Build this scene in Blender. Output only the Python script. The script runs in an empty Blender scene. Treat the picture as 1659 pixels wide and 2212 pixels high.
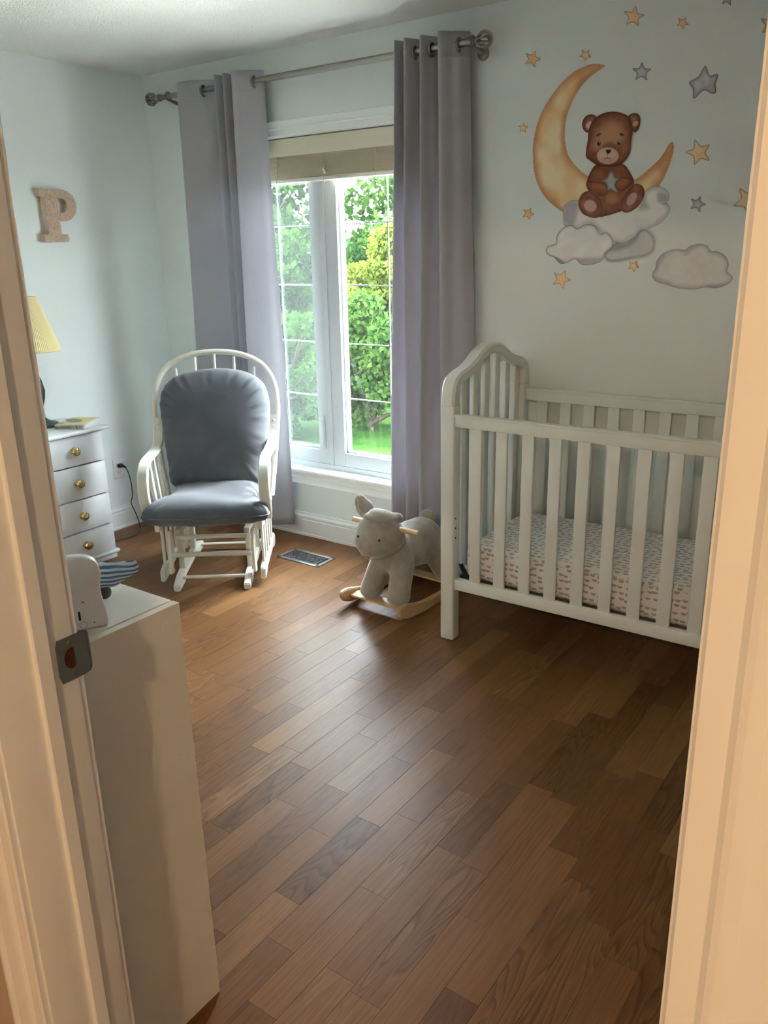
import bpy, bmesh, math, random
import numpy as np
from mathutils import Vector, Matrix
random.seed(7)
rng = np.random.default_rng(7)
SC = bpy.context.scene
COL = SC.collection
PI = math.pi

# ------------------------------------------------------------------ camera
CAMP = [3.910156, -3.285901, 1.524279, -0.623147, -0.310554, -0.02156, 1770.27]
IW, IH = 1659, 2212
def cam_axes():
    yaw, pitch, roll = CAMP[3:6]
    f = np.array([math.sin(yaw)*math.cos(pitch), math.cos(yaw)*math.cos(pitch), math.sin(pitch)])
    r = np.array([math.cos(yaw), -math.sin(yaw), 0.0]); u = np.cross(r, f)
    c, s = math.cos(roll), math.sin(roll)
    return c*r+s*u, -s*r+c*u, f
CR, CU, CF = cam_axes()
cd = bpy.data.cameras.new('camera'); cam = bpy.data.objects.new('camera', cd); COL.objects.link(cam)
M = Matrix.Identity(4)
for i in range(3):
    M[i][0] = CR[i]; M[i][1] = CU[i]; M[i][2] = -CF[i]; M[i][3] = CAMP[i]
cam.matrix_world = M
cd.sensor_fit = 'HORIZONTAL'; cd.sensor_width = 36.0; cd.lens = CAMP[6]/IW*36.0
cd.clip_start = 0.02; cd.clip_end = 200
SC.camera = cam
def wall_pt(x, y):
    """a point of the photograph taken back to the window wall (plane y = 0): returns (world x, world z)"""
    x = np.asarray(x, float); y = np.asarray(y, float)
    a = (x-IW/2)/CAMP[6]; b = -(y-IH/2)/CAMP[6]
    d = [a*CR[i]+b*CU[i]+CF[i] for i in range(3)]
    t = (0-CAMP[1])/d[1]
    return CAMP[0]+t*d[0], CAMP[2]+t*d[2]

# ------------------------------------------------------------------ light, exposure
SC.view_settings.view_transform = 'Standard'; SC.view_settings.look = 'None'
SC.view_settings.exposure = EXPOSURE = 0.48; SC.view_settings.gamma = 1.0
SC.view_settings.use_curve_mapping = False
SC.cycles.max_bounces = 10; SC.cycles.diffuse_bounces = 6; SC.cycles.transparent_max_bounces = 24
SC.cycles.use_denoising = True
SC.cycles.caustics_reflective = False; SC.cycles.caustics_refractive = False
SC.cycles.sample_clamp_indirect = 20.0
w = bpy.data.worlds.new('sky'); SC.world = w; w.use_nodes = True
nt = w.node_tree; nt.nodes.clear()
wo = nt.nodes.new('ShaderNodeOutputWorld'); bg = nt.nodes.new('ShaderNodeBackground')
tc = nt.nodes.new('ShaderNodeTexCoord'); sx = nt.nodes.new('ShaderNodeSeparateXYZ'); rp = nt.nodes.new('ShaderNodeValToRGB')
nt.links.new(tc.outputs['Generated'], sx.inputs[0]); nt.links.new(sx.outputs['Z'], rp.inputs[0])
rp.color_ramp.elements[0].position = 0.0; rp.color_ramp.elements[0].color = (0.90, 0.97, 1.0, 1)
rp.color_ramp.elements[1].position = 1.0; rp.color_ramp.elements[1].color = (0.70, 0.86, 1.0, 1)
nt.links.new(rp.outputs[0], bg.inputs[0]); bg.inputs[1].default_value = SKY = 70.0
nt.links.new(bg.outputs[0], wo.inputs[0])
sd = bpy.data.lights.new('sun', 'SUN'); sd.energy = 70.0; sd.angle = math.radians(3); sd.color = (1.0, 0.96, 0.86)
so = bpy.data.objects.new('sun', sd); COL.objects.link(so)
so.rotation_euler = Vector((0.75, 0.16, -0.62)).to_track_quat('-Z', 'Y').to_euler()   # runs along the house wall: lights garden and trees, does not enter the window
so.location = (2, -3, 12)

# ------------------------------------------------------------------ helpers
def lin(c):
    c = c/255.0
    return c/12.92 if c <= 0.04045 else ((c+0.055)/1.055)**2.4
def rgb(r, g, b): return (lin(r), lin(g), lin(b), 1.0)
def mat(name, col, rough=0.5, metal=0.0, bump=0.0, bscale=200.0, var=0.0, vscale=20.0, spec=0.5, sheen=0.0, coat=0.0, stretch=None, bdist=0.002):
    m = bpy.data.materials.new(name); m.use_nodes = True
    n = m.node_tree.nodes; l = m.node_tree.links; b = n['Principled BSDF']
    b.inputs['Base Color'].default_value = col; b.inputs['Roughness'].default_value = rough; b.inputs['Metallic'].default_value = metal
    b.inputs['Specular IOR Level'].default_value = spec
    if sheen: b.inputs['Sheen Weight'].default_value = sheen; b.inputs['Sheen Roughness'].default_value = 0.4
    if coat: b.inputs['Coat Weight'].default_value = coat
    t = n.new('ShaderNodeTexCoord'); mp = n.new('ShaderNodeMapping'); l.new(t.outputs['Object'], mp.inputs[0])
    if stretch: mp.inputs['Scale'].default_value = stretch
    if var:
        ns = n.new('ShaderNodeTexNoise'); ns.inputs['Scale'].default_value = vscale; ns.inputs['Detail'].default_value = 4
        l.new(mp.outputs[0], ns.inputs[0])
        r = n.new('ShaderNodeValToRGB'); l.new(ns.outputs['Fac'], r.inputs[0])
        r.color_ramp.elements[0].position = 0.3; r.color_ramp.elements[1].position = 0.7
        r.color_ramp.elements[0].color = tuple(max(0, c*(1-var)) for c in col[:3])+(1,)
        r.color_ramp.elements[1].color = tuple(min(1, c*(1+var)) for c in col[:3])+(1,)
        l.new(r.outputs[0], b.inputs['Base Color'])
    if bump:
        nb = n.new('ShaderNodeTexNoise'); nb.inputs['Scale'].default_value = bscale; nb.inputs['Detail'].default_value = 3
        l.new(mp.outputs[0], nb.inputs[0])
        bu = n.new('ShaderNodeBump'); bu.inputs['Strength'].default_value = bump; bu.inputs['Distance'].default_value = bdist
        l.new(nb.outputs['Fac'], bu.inputs['Height']); l.new(bu.outputs[0], b.inputs['Normal'])
    return m

def new_mesh(name, verts, faces, m=None, smooth=False, parent=None, kind=None):
    me = bpy.data.meshes.new(name); me.from_pydata([tuple(v) for v in verts], [], faces); me.update()
    o = bpy.data.objects.new(name, me); COL.objects.link(o)
    if m: me.materials.append(m)
    if smooth: me.polygons.foreach_set('use_smooth', [True]*len(me.polygons))
    if parent: o.parent = parent
    if kind: o['kind'] = kind
    return o
class B:
    """gathers shapes into one bmesh"""
    def __init__(s): s.bm = bmesh.new()
    def box(s, x0, x1, y0, y1, z0, z1, bev=0.0, rot=None, seg=2):
        t = bmesh.new(); bmesh.ops.create_cube(t, size=1.0)
        c = Vector(((x0+x1)/2, (y0+y1)/2, (z0+z1)/2)); d = (abs(x1-x0), abs(y1-y0), abs(z1-z0))
        for v in t.verts: v.co = Vector((v.co.x*d[0], v.co.y*d[1], v.co.z*d[2]))
        if bev: bmesh.ops.bevel(t, geom=t.edges[:], offset=min(bev, min(d)*0.45), segments=seg, affect='EDGES', profile=0.5)
        for v in t.verts:
            if rot: v.co = rot @ v.co
            v.co += c
        s.merge(t); return s
    def merge(s, t):
        me = bpy.data.meshes.new('t'); t.to_mesh(me); t.free(); s.bm.from_mesh(me); bpy.data.meshes.remove(me)
    def raw(s, verts, faces):
        vs = [s.bm.verts.new(v) for v in verts]
        for f in faces:
            try: s.bm.faces.new([vs[i] for i in f])
            except ValueError: pass
        return s
    def tube(s, pts, rad, seg=12, caps=True, flat=None):
        """round section swept along pts; rad a number or a list; flat=(w,h,up) for an elliptical / rectangular section"""
        pts = [Vector(p) for p in pts]; n = len(pts)
        rs = rad if isinstance(rad, (list, tuple)) else [rad]*n
        vv = []; up = None
        for i, p in enumerate(pts):
            d = (pts[min(i+1, n-1)]-pts[max(i-1, 0)]).normalized()
            if up is None:
                up = Vector((0, 0, 1)) if abs(d.z) < 0.9 else Vector((1, 0, 0))
            a = (up - d*up.dot(d)).normalized(); up = a; b = d.cross(a)
            for k in range(seg):
                t = 2*PI*k/seg; vv.append(p + a*(rs[i]*math.cos(t)) + b*(rs[i]*math.sin(t)))
        ff = [(i*seg+k, i*seg+(k+1) % seg, (i+1)*seg+(k+1) % seg, (i+1)*seg+k) for i in range(n-1) for k in range(seg)]
        if caps: ff += [tuple(range(seg))[::-1], tuple((n-1)*seg+k for k in range(seg))]
        return s.raw(vv, ff)
    def strip(s, pts, wdir, wd, th, rnd=0.25):
        """flat bent bar: width wd along wdir (vector or list), thickness th across; corners cut"""
        pts = [Vector(p) for p in pts]; n = len(pts); vv = []
        for i, p in enumerate(pts):
            d = (pts[min(i+1, n-1)]-pts[max(i-1, 0)]).normalized()
            a = Vector(wdir[i] if isinstance(wdir, list) else wdir); a = (a-d*a.dot(d)).normalized(); b = d.cross(a)
            W_ = (wd[i] if isinstance(wd, list) else wd)/2; T = th/2; c = min(W_, T)*rnd*2
            for (x, y) in ((-W_+c, -T), (W_-c, -T), (W_, -T+c), (W_, T-c), (W_-c, T), (-W_+c, T), (-W_, T-c), (-W_, -T+c)):
                vv.append(p+a*x+b*y)
        ff = [(i*8+k, i*8+(k+1) % 8, (i+1)*8+(k+1) % 8, (i+1)*8+k) for i in range(n-1) for k in range(8)]
        ff += [tuple(range(8))[::-1], tuple((n-1)*8+k for k in range(8))]
        return s.raw(vv, ff)
    def lathe(s, prof, c=(0, 0, 0), seg=32, axis='z', cap=True):
        vv = []; n = len(prof)
        for (r, h) in prof:
            for k in range(seg):
                t = 2*PI*k/seg; x, y = r*math.cos(t), r*math.sin(t)
                if axis == 'z': q = (x, y, h)
                elif axis == 'x': q = (h, x, y)
                else: q = (x, h, y)
                vv.append((c[0]+q[0], c[1]+q[1], c[2]+q[2]))
        ff = [(i*seg+k, i*seg+(k+1) % seg, (i+1)*seg+(k+1) % seg, (i+1)*seg+k) for i in range(n-1) for k in range(seg)]
        if cap: ff += [tuple(range(seg))[::-1], tuple((n-1)*seg+k for k in range(seg))]
        return s.raw(vv, ff)
    def prism(s, poly, axis, a, b, bev=0.0):
        """2-D outline extruded along axis from a to b"""
        def q(u, v, t): return (t, u, v) if axis == 'x' else ((u, t, v) if axis == 'y' else (u, v, t))
        t = bmesh.new(); n = len(poly)
        v0 = [t.verts.new(q(u, v, a)) for u, v in poly]; v1 = [t.verts.new(q(u, v, b)) for u, v in poly]
        t.faces.new(v0[::-1]); t.faces.new(v1)
        for i in range(n): t.faces.new((v0[i], v0[(i+1) % n], v1[(i+1) % n], v1[i]))
        bmesh.ops.recalc_face_normals(t, faces=t.faces[:])
        if bev: bmesh.ops.bevel(t, geom=[e for e in t.edges if e.calc_face_angle(0) > 0.5], offset=bev, segments=2, affect='EDGES')
        s.merge(t); return s
    def ball(s, c, r, seg=20, rot=None):
        t = bmesh.new(); bmesh.ops.create_uvsphere(t, u_segments=seg, v_segments=max(8, seg//2), radius=1.0)
        rr = r if isinstance(r, (tuple, list)) else (r, r, r)
        for v in t.verts:
            q = Vector((v.co.x*rr[0], v.co.y*rr[1], v.co.z*rr[2]))
            if rot: q = rot @ q
            v.co = q+Vector(c)
        s.merge(t); return s
    def torus(s, c, R_, r, axis='z', seg=28, ring=10, a0=0.0, a1=2*PI, rot=None):
        closed = abs(a1-a0-2*PI) < 1e-6; n = seg if closed else seg+1; vv = []
        for i in range(n):
            t = a0+(a1-a0)*i/seg
            for k in range(ring):
                p_ = 2*PI*k/ring; q = Vector(((R_+r*math.cos(p_))*math.cos(t), (R_+r*math.cos(p_))*math.sin(t), r*math.sin(p_)))
                if axis == 'x': q = Vector((q.z, q.x, q.y))
                elif axis == 'y': q = Vector((q.x, q.z, q.y))
                if rot: q = rot @ q
                vv.append(q+Vector(c))
        ff = [(i*ring+k, i*ring+(k+1) % ring, ((i+1) % n)*ring+(k+1) % ring, ((i+1) % n)*ring+k) for i in range(n if closed else n-1) for k in range(ring)]
        return s.raw(vv, ff)
    def obj(s, name, m, parent=None, smooth=True, kind=None, sharp=0.7):
        bmesh.ops.recalc_face_normals(s.bm, faces=s.bm.faces[:])
        if smooth:
            for f in s.bm.faces: f.smooth = True
            for e in s.bm.edges:
                if len(e.link_faces) == 2 and e.calc_face_angle(0) > sharp: e.smooth = False
        me = bpy.data.meshes.new(name); s.bm.to_mesh(me); s.bm.free()
        o = bpy.data.objects.new(name, me); COL.objects.link(o)
        if m: me.materials.append(m)
        if parent: o.parent = parent
        if kind: o['kind'] = kind
        return o
def tag(o, label, cat, group=None):
    o['label'] = label; o['category'] = cat
    if group: o['group'] = group
    return o
def empty(name, loc, label, cat, rz=0.0, group=None):
    o = bpy.data.objects.new(name, None); COL.objects.link(o); o.location = loc; o.rotation_euler = (0, 0, rz)
    o.empty_display_size = 0.1
    return tag(o, label, cat, group)
def struct(o): o['kind'] = 'structure'; return o
def spline(pts, n, closed=False):
    """Catmull-Rom through 2-D / 3-D points"""
    P = np.array(pts, float); N = len(P); out = []
    segs = N if closed else N-1
    for i in range(segs):
        if closed: a, b, c, d = P[(i-1) % N], P[i], P[(i+1) % N], P[(i+2) % N]
        else: a, b, c, d = P[max(i-1, 0)], P[i], P[i+1], P[min(i+2, N-1)]
        for k in range(n):
            t = k/n
            out.append(0.5*((2*b)+(-a+c)*t+(2*a-5*b+4*c-d)*t*t+(-a+3*b-3*c+d)*t**3))
    if not closed: out.append(P[-1])
    return np.array(out)

# ------------------------------------------------------------------ materials
M_wall = mat('wall_paint', rgb(226, 232, 230), 0.75, bump=0.12, bscale=350, bdist=0.001)
M_ceil = mat('ceiling_stipple', rgb(230, 230, 224), 0.9, bump=0.8, bscale=130, bdist=0.006)
M_trim = mat('trim_paint', rgb(234, 236, 234), 0.38, bump=0.03, bscale=60)
M_hall = mat('hall_paint', rgb(186, 168, 150), 0.8, bump=0.1, bscale=300, bdist=0.001)
M_vinyl = mat('window_vinyl', rgb(206, 210, 214), 0.4)
M_white = mat('white_furniture_paint', rgb(226, 228, 222), 0.35, bump=0.02, bscale=40)
M_crib = mat('crib_paint', rgb(222, 227, 222), 0.33, bump=0.02, bscale=40)
M_cab = mat('cabinet_laminate', rgb(226, 223, 212), 0.42, bump=0.02, bscale=90)
M_dress = mat('dresser_paint', rgb(244, 247, 250), 0.3)
M_gliderw = mat('glider_paint', rgb(228, 224, 210), 0.4)
M_grey = mat('grey_velour', rgb(80, 82, 86), 0.85, sheen=0.3, var=0.12, vscale=9, bump=0.15, bscale=60, bdist=0.003)
M_brass = mat('polished_brass', rgb(226, 206, 156), 0.09, metal=1.0)
M_nickel = mat('brushed_nickel', rgb(150, 146, 138), 0.32, metal=1.0)
M_steel = mat('strike_steel', rgb(150, 148, 142), 0.38, metal=1.0, bump=0.03, bscale=300)
M_black = mat('black_plastic', rgb(18, 18, 20), 0.4)
M_dark = mat('dark_void', rgb(10, 9, 10), 0.8)
M_board = mat('raw_wood_hole', rgb(70, 28, 12), 0.8, var=0.4, vscale=120)
M_plaswhite = mat('white_plastic', rgb(228, 227, 228), 0.32)
M_beech = mat('beech_wood', rgb(206, 172, 128), 0.45, var=0.12, vscale=6, stretch=(30, 3, 30))
M_slab = mat('subfloor', rgb(60, 42, 28), 0.9)

def wood_floor():
    m = bpy.data.materials.new('oak_laminate'); m.use_nodes = True
    n = m.node_tree.nodes; l = m.node_tree.links; b = n['Principled BSDF']
    g = n.new('ShaderNodeNewGeometry'); at = n.new('ShaderNodeAttribute'); at.attribute_name = 'tone'
    sep = n.new('ShaderNodeSeparateColor'); l.new(at.outputs['Color'], sep.inputs[0])
    # every strip gets its own piece of wood: the sample point is moved by the strip's own numbers
    off = n.new('ShaderNodeVectorMath'); off.operation = 'MULTIPLY_ADD'
    l.new(at.outputs['Color'], off.inputs[0]); off.inputs[1].default_value = (37, 53, 29); l.new(g.outputs['Position'], off.inputs[2])
    # cathedral grain: distorted bands
    mp = n.new('ShaderNodeMapping'); mp.inputs['Scale'].default_value = (9, 1.1, 1); l.new(off.outputs[0], mp.inputs[0])
    nz = n.new('ShaderNodeTexNoise'); nz.inputs['Scale'].default_value = 1.0; nz.inputs['Detail'].default_value = 2.0; nz.inputs['Roughness'].default_value = 0.45
    l.new(mp.outputs[0], nz.inputs[0])
    mu = n.new('ShaderNodeMath'); mu.operation = 'MULTIPLY'; mu.inputs[1].default_value = 24.0; l.new(nz.outputs['Fac'], mu.inputs[0])
    fr = n.new('ShaderNodeMath'); fr.operation = 'FRACT'; l.new(mu.outputs[0], fr.inputs[0])
    rr = n.new('ShaderNodeValToRGB'); l.new(fr.outputs[0], rr.inputs[0])
    rr.color_ramp.elements[0].position = 0.0; rr.color_ramp.elements[0].color = (1, 1, 1, 1)
    rr.color_ramp.elements[1].position = 1.0; rr.color_ramp.elements[1].color = (1, 1, 1, 1)
    e = rr.color_ramp.elements.new(0.55); e.color = (0.78, 0.78, 0.78, 1)
    e = rr.color_ramp.elements.new(0.82); e.color = (0.55, 0.55, 0.55, 1)
    # fine streaks
    mp2 = n.new('ShaderNodeMapping'); mp2.inputs['Scale'].default_value = (260, 6, 1); l.new(off.outputs[0], mp2.inputs[0])
    n2 = n.new('ShaderNodeTexNoise'); n2.inputs['Scale'].default_value = 1.0; n2.inputs['Detail'].default_value = 4.0; l.new(mp2.outputs[0], n2.inputs[0])
    r2 = n.new('ShaderNodeValToRGB'); l.new(n2.outputs['Fac'], r2.inputs[0])
    r2.color_ramp.elements[0].position = 0.35; r2.color_ramp.elements[0].color = (0.72, 0.72, 0.72, 1)
    r2.color_ramp.elements[1].position = 0.6; r2.color_ramp.elements[1].color = (1, 1, 1, 1)
    base = n.new('ShaderNodeValToRGB'); l.new(sep.outputs[0], base.inputs[0])
    cr = base.color_ramp
    cr.elements[0].position = 0.0; cr.elements[0].color = rgb(104, 69, 41)
    cr.elements[1].position = 1.0; cr.elements[1].color = rgb(133, 95, 61)
    e = cr.elements.new(0.3); e.color = rgb(113, 76, 46)
    e = cr.elements.new(0.65); e.color = rgb(122, 84, 52)
    mx = n.new('ShaderNodeMix'); mx.data_type = 'RGBA'; mx.blend_type = 'MULTIPLY'; l.new(sep.outputs[1], mx.inputs[0])
    l.new(base.outputs[0], mx.inputs[6]); l.new(rr.outputs[0], mx.inputs[7])
    mx2 = n.new('ShaderNodeMix'); mx2.data_type = 'RGBA'; mx2.blend_type = 'MULTIPLY'; mx2.inputs[0].default_value = 0.8
    l.new(mx.outputs[2], mx2.inputs[6]); l.new(r2.outputs[0], mx2.inputs[7])
    l.new(mx2.outputs[2], b.inputs['Base Color'])
    b.inputs['Roughness'].default_value = 0.38; b.inputs['Specular IOR Level'].default_value = 0.12
    bu = n.new('ShaderNodeBump'); bu.inputs['Strength'].default_value = 0.6; bu.inputs['Distance'].default_value = 0.0008
    l.new(n2.outputs['Fac'], bu.inputs['Height']); l.new(bu.outputs[0], b.inputs['Normal'])
    return m
M_floor = wood_floor()

def curtain_mat():
    m = bpy.data.materials.new('curtain_cloth'); m.use_nodes = True
    n = m.node_tree.nodes; l = m.node_tree.links; b = n['Principled BSDF']; out = n['Material Output']
    b.inputs['Base Color'].default_value = rgb(179, 177, 183); b.inputs['Roughness'].default_value = 0.9; b.inputs['Sheen Weight'].default_value = 0.25
    tl = n.new('ShaderNodeBsdfTranslucent'); tl.inputs[0].default_value = rgb(192, 190, 198)
    ms = n.new('ShaderNodeMixShader'); ms.inputs[0].default_value = 0.2
    l.new(b.outputs[0], ms.inputs[1]); l.new(tl.outputs[0], ms.inputs[2]); l.new(ms.outputs[0], out.inputs[0])
    t = n.new('ShaderNodeTexCoord'); mp = n.new('ShaderNodeMapping'); l.new(t.outputs['Object'], mp.inputs[0]); mp.inputs['Scale'].default_value = (1, 1, 0.25)
    ns = n.new('ShaderNodeTexNoise'); ns.inputs['Scale'].default_value = 18; ns.inputs['Detail'].default_value = 5; l.new(mp.outputs[0], ns.inputs[0])
    bu = n.new('ShaderNodeBump'); bu.inputs['Strength'].default_value = 0.25; bu.inputs['Distance'].default_value = 0.004; l.new(ns.outputs['Fac'], bu.inputs['Height'])
    l.new(bu.outputs[0], b.inputs['Normal'])
    return m
M_curtain = curtain_mat()

def glass_mat(name, veil, tint=(1, 1, 1, 1)):
    m = bpy.data.materials.new(name); m.use_nodes = True
    n = m.node_tree.nodes; l = m.node_tree.links; n.clear()
    out = n.new('ShaderNodeOutputMaterial'); tr = n.new('ShaderNodeBsdfTransparent'); gl = n.new('ShaderNodeBsdfGlossy'); df = n.new('ShaderNodeBsdfTranslucent')
    tr.inputs[0].default_value = tint; gl.inputs['Roughness'].default_value = 0.0; df.inputs[0].default_value = (0.8, 0.86, 0.84, 1)
    lw = n.new('ShaderNodeLayerWeight'); lw.inputs[0].default_value = 0.25
    mm = n.new('ShaderNodeMath'); mm.operation = 'MULTIPLY'; mm.inputs[1].default_value = 0.6; l.new(lw.outputs['Fresnel'], mm.inputs[0])
    m1 = n.new('ShaderNodeMixShader'); m1.inputs[0].default_value = veil; l.new(tr.outputs[0], m1.inputs[1]); l.new(df.outputs[0], m1.inputs[2])
    m2 = n.new('ShaderNodeMixShader'); l.new(mm.outputs[0], m2.inputs[0]); l.new(m1.outputs[0], m2.inputs[1]); l.new(gl.outputs[0], m2.inputs[2])
    l.new(m2.outputs[0], out.inputs[0])
    return m
M_glass = glass_mat('window_glass', 0.0008)
M_screen = glass_mat('insect_screen', 0.003, (0.8, 0.84, 0.82, 1))

# ------------------------------------------------------------------ room shell
XR, YB, YH, H = 4.35, -2.668, -2.80, 2.44      # right wall, room face and hall face of the door wall, ceiling height
WX0, WX1, WZ0, WZ1 = 0.50, 1.84, 0.385, 2.055  # window opening
DX0, DX1, DZ = 2.90, 3.80, 2.06               # door opening
b = B()
b.box(-0.15, WX0, 0, 0.16, 0, H); b.box(WX1, XR+0.15, 0, 0.16, 0, H); b.box(WX0, WX1, 0, 0.16, 0, WZ0); b.box(WX0, WX1, 0, 0.16, WZ1, H)
struct(b.obj('wall_window', M_wall, smooth=False))
struct(B().box(-0.15, 0, YH, 0, 0, H).obj('wall_left', M_wall, smooth=False))
struct(B().box(XR, XR+0.15, YH, 0, 0, H).obj('wall_right', M_wall, smooth=False))
b = B()
b.box(-0.15, DX0-0.018, YH+0.008, YB, 0, H); b.box(DX1+0.018, XR+0.15, YH+0.008, YB, 0, H); b.box(DX0-0.018, DX1+0.018, YH+0.008, YB, DZ+0.02, H)
struct(b.obj('wall_door', M_wall, smooth=False))
struct(B().box(-0.15, XR+1.2, YH-2.6, 0.16, H, H+0.12).obj('ceiling', M_ceil, smooth=False))
# hallway the photograph is taken from
b = B(); b.box(1.4, DX0-0.018, YH, YH+0.008, 0, H); b.box(DX1+0.018, 5.3, YH, YH+0.008, 0, H); b.box(DX0-0.018, DX1+0.018, YH, YH+0.008, DZ+0.02, H)
struct(b.obj('wall_hall_front', M_hall, smooth=False))
struct(B().box(1.25, 1.4, YH-2.6, YH+0.008, 0, H).obj('wall_hall_left', M_hall, smooth=False))
struct(B().box(5.3, 5.45, YH-2.6, YH+0.15, 0, H).obj('wall_hall_right', M_hall, smooth=False))
struct(B().box(1.25, 5.45, YH-2.75, YH-2.6, 0, H).obj('wall_hall_back', M_hall, smooth=False))
struct(B().box(1.25, 5.45, YH-2.6, YB-0.02, -0.05, -0.001).obj('floor_hall', mat('hall_carpet', rgb(150, 128, 104), 0.95, var=0.1, vscale=200), smooth=False))

# floor: oak strips, the nearest 300 each an object
floor = struct(B().box(-0.15, XR+0.15, YB-0.02, 0.16, -0.06, -0.009).obj('floor', M_slab, smooth=False))
FW = 0.083; X0 = 0.044
strips = []
i = 0; x = X0-FW
while x < XR:
    xa, xb = max(x, 0.0), min(x+FW, XR)
    y = YB-0.02-random.random()*0.42
    while y < 0:
        L_ = random.choice((0.34, 0.40, 0.47, 0.53))
        ya, yb = max(y, YB-0.02), min(y+L_, 0.0)
        if yb-ya > 0.02 and xb-xa > 0.004: strips.append((xa, xb, ya, yb))
        y += L_
    x += FW
def strip_score(s):
    c = np.array([(s[0]+s[1])/2, (s[2]+s[3])/2, 0])-np.array(CAMP[:3])
    zc = c@CF; u = (c@CR)/zc*CAMP[6]+IW/2; v = IH/2-(c@CU)/zc*CAMP[6]
    seen = zc > 0 and 350 < u < 1640 and 1080 < v < 2350
    hid = s[0] > 2.42 and s[2] > -0.66
    return (0 if seen and not hid else 1, np.linalg.norm(c))
strips.sort(key=strip_score)
def strip_geo(s):
    g, c = 0.00025, 0.0004
    xa, xb, ya, yb = s[0]+g, s[1]-g, s[2]+g, s[3]-g
    v = [(xa, ya, -0.009), (xb, ya, -0.009), (xb, yb, -0.009), (xa, yb, -0.009), (xa, ya, -c), (xb, ya, -c), (xb, yb, -c), (xa, yb, -c),
         (xa+c, ya+c, 0), (xb-c, ya+c, 0), (xb-c, yb-c, 0), (xa+c, yb-c, 0)]
    f = [(0, 1, 5, 4), (1, 2, 6, 5), (2, 3, 7, 6), (3, 0, 4, 7), (4, 5, 9, 8), (5, 6, 10, 9), (6, 7, 11, 10), (7, 4, 8, 11), (8, 9, 10, 11)]
    return v, f
def set_tone(me, cols):
    a = me.color_attributes.new('tone', 'FLOAT_COLOR', 'POINT'); a.data.foreach_set('color', np.array(cols, dtype=np.float32).ravel())
def rt(): return (random.random(), random.choice((0.08, 0.2, 0.45, 0.95)), random.random(), 1.0)
for s in strips[:298]:
    v, f = strip_geo(s); o = new_mesh('plank', v, f, M_floor, parent=floor); set_tone(o.data, [rt()]*12)
V, F_, T = [], [], []
for s in strips[298:]:
    v, f = strip_geo(s); n0 = len(V); V += v; F_ += [tuple(k+n0 for k in q) for q in f]; T += [rt()]*12
o = new_mesh('plank_rest', V, F_, M_floor, parent=floor, kind='stuff'); set_tone(o.data, T)

# baseboards (stepped profile)
def base_prof(h=0.135):
    return [(0, 0), (0.016, 0), (0.016, 0.012), (0.0135, 0.016), (0.0135, 0.092), (0.011, 0.096), (0.011, 0.104), (0.014, 0.108), (0.012, 0.116), (0.006, 0.122), (0.004, h), (0, h)]
pr = base_prof()
def base_x(name, x0, x1, y, sgn): struct(B().prism([(y+sgn*a, c) for a, c in pr], 'x', x0, x1).obj(name, M_trim, smooth=False))
def base_y(name, y0, y1, x, sgn): struct(B().prism([(x+sgn*a, c) for a, c in pr], 'y', y0, y1).obj(name, M_trim, smooth=False))
base_x('baseboard_window', 0.0, XR, 0.0, -1)
base_y('baseboard_left', YB, 0.0, 0.0, 1)
base_y('baseboard_right', YB, 0.0, XR, -1)
base_x('baseboard_door', 0.0, DX0-0.08, YB, 1)

# doorway: jambs, stops, casings, strike plate
door = struct(B().box(DX0-0.018, DX0, YH, YB, 0, DZ, 0.002).box(DX1, DX1+0.018, YH, YB, 0, DZ, 0.002).box(DX0-0.018, DX1+0.018, YH, YB, DZ, DZ+0.02, 0.002).obj('door_1', M_trim))
def stop_poly(sx, x): return [(x, -2.735), (x+sx*0.007, -2.735), (x+sx*0.009, -2.733), (x+sx*0.009, -2.7125), (x+sx*0.008, -2.711), (x, -2.711)]
b = B()
b.prism(stop_poly(1, DX0), 'z', 0, DZ); b.prism(stop_poly(-1, DX1), 'z', 0, DZ)
b.box(DX0, DX1, -2.735, -2.711, DZ-0.009, DZ)
b.obj('door_stop', M_trim, door, sharp=0.4)
def casing_prof():   # (distance from opening edge, proudness)
    return [(0.004, 0), (0.004, 0.009), (0.007, 0.012), (0.026, 0.0125), (0.031, 0.017), (0.036, 0.0185), (0.041, 0.0155), (0.046, 0.013), (0.072, 0.0155), (0.080, 0.020), (0.086, 0.020), (0.088, 0.016), (0.088, 0)]
cp = casing_prof()
b = B()
b.prism([(DX0-d, YH-q) for d, q in cp], 'z', 0, DZ+0.088); b.prism([(DX1+d, YH-q) for d, q in cp], 'z', 0, DZ+0.088)
b.prism([(YH-q, DZ+d) for d, q in cp], 'x', DX0-0.002, DX1+0.002)
b.obj('hall_casing', M_trim, door, sharp=0.4)
b = B()
b.prism([(DX0-d, YB+q) for d, q in cp], 'z', 0, DZ+0.088); b.prism([(DX1+d, YB+q) for d, q in cp], 'z', 0, DZ+0.088)
b.prism([(YB+q, DZ+d) for d, q in cp], 'x', DX0-0.002, DX1+0.002)
b.obj('room_casing', M_trim, door, sharp=0.4)
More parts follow.
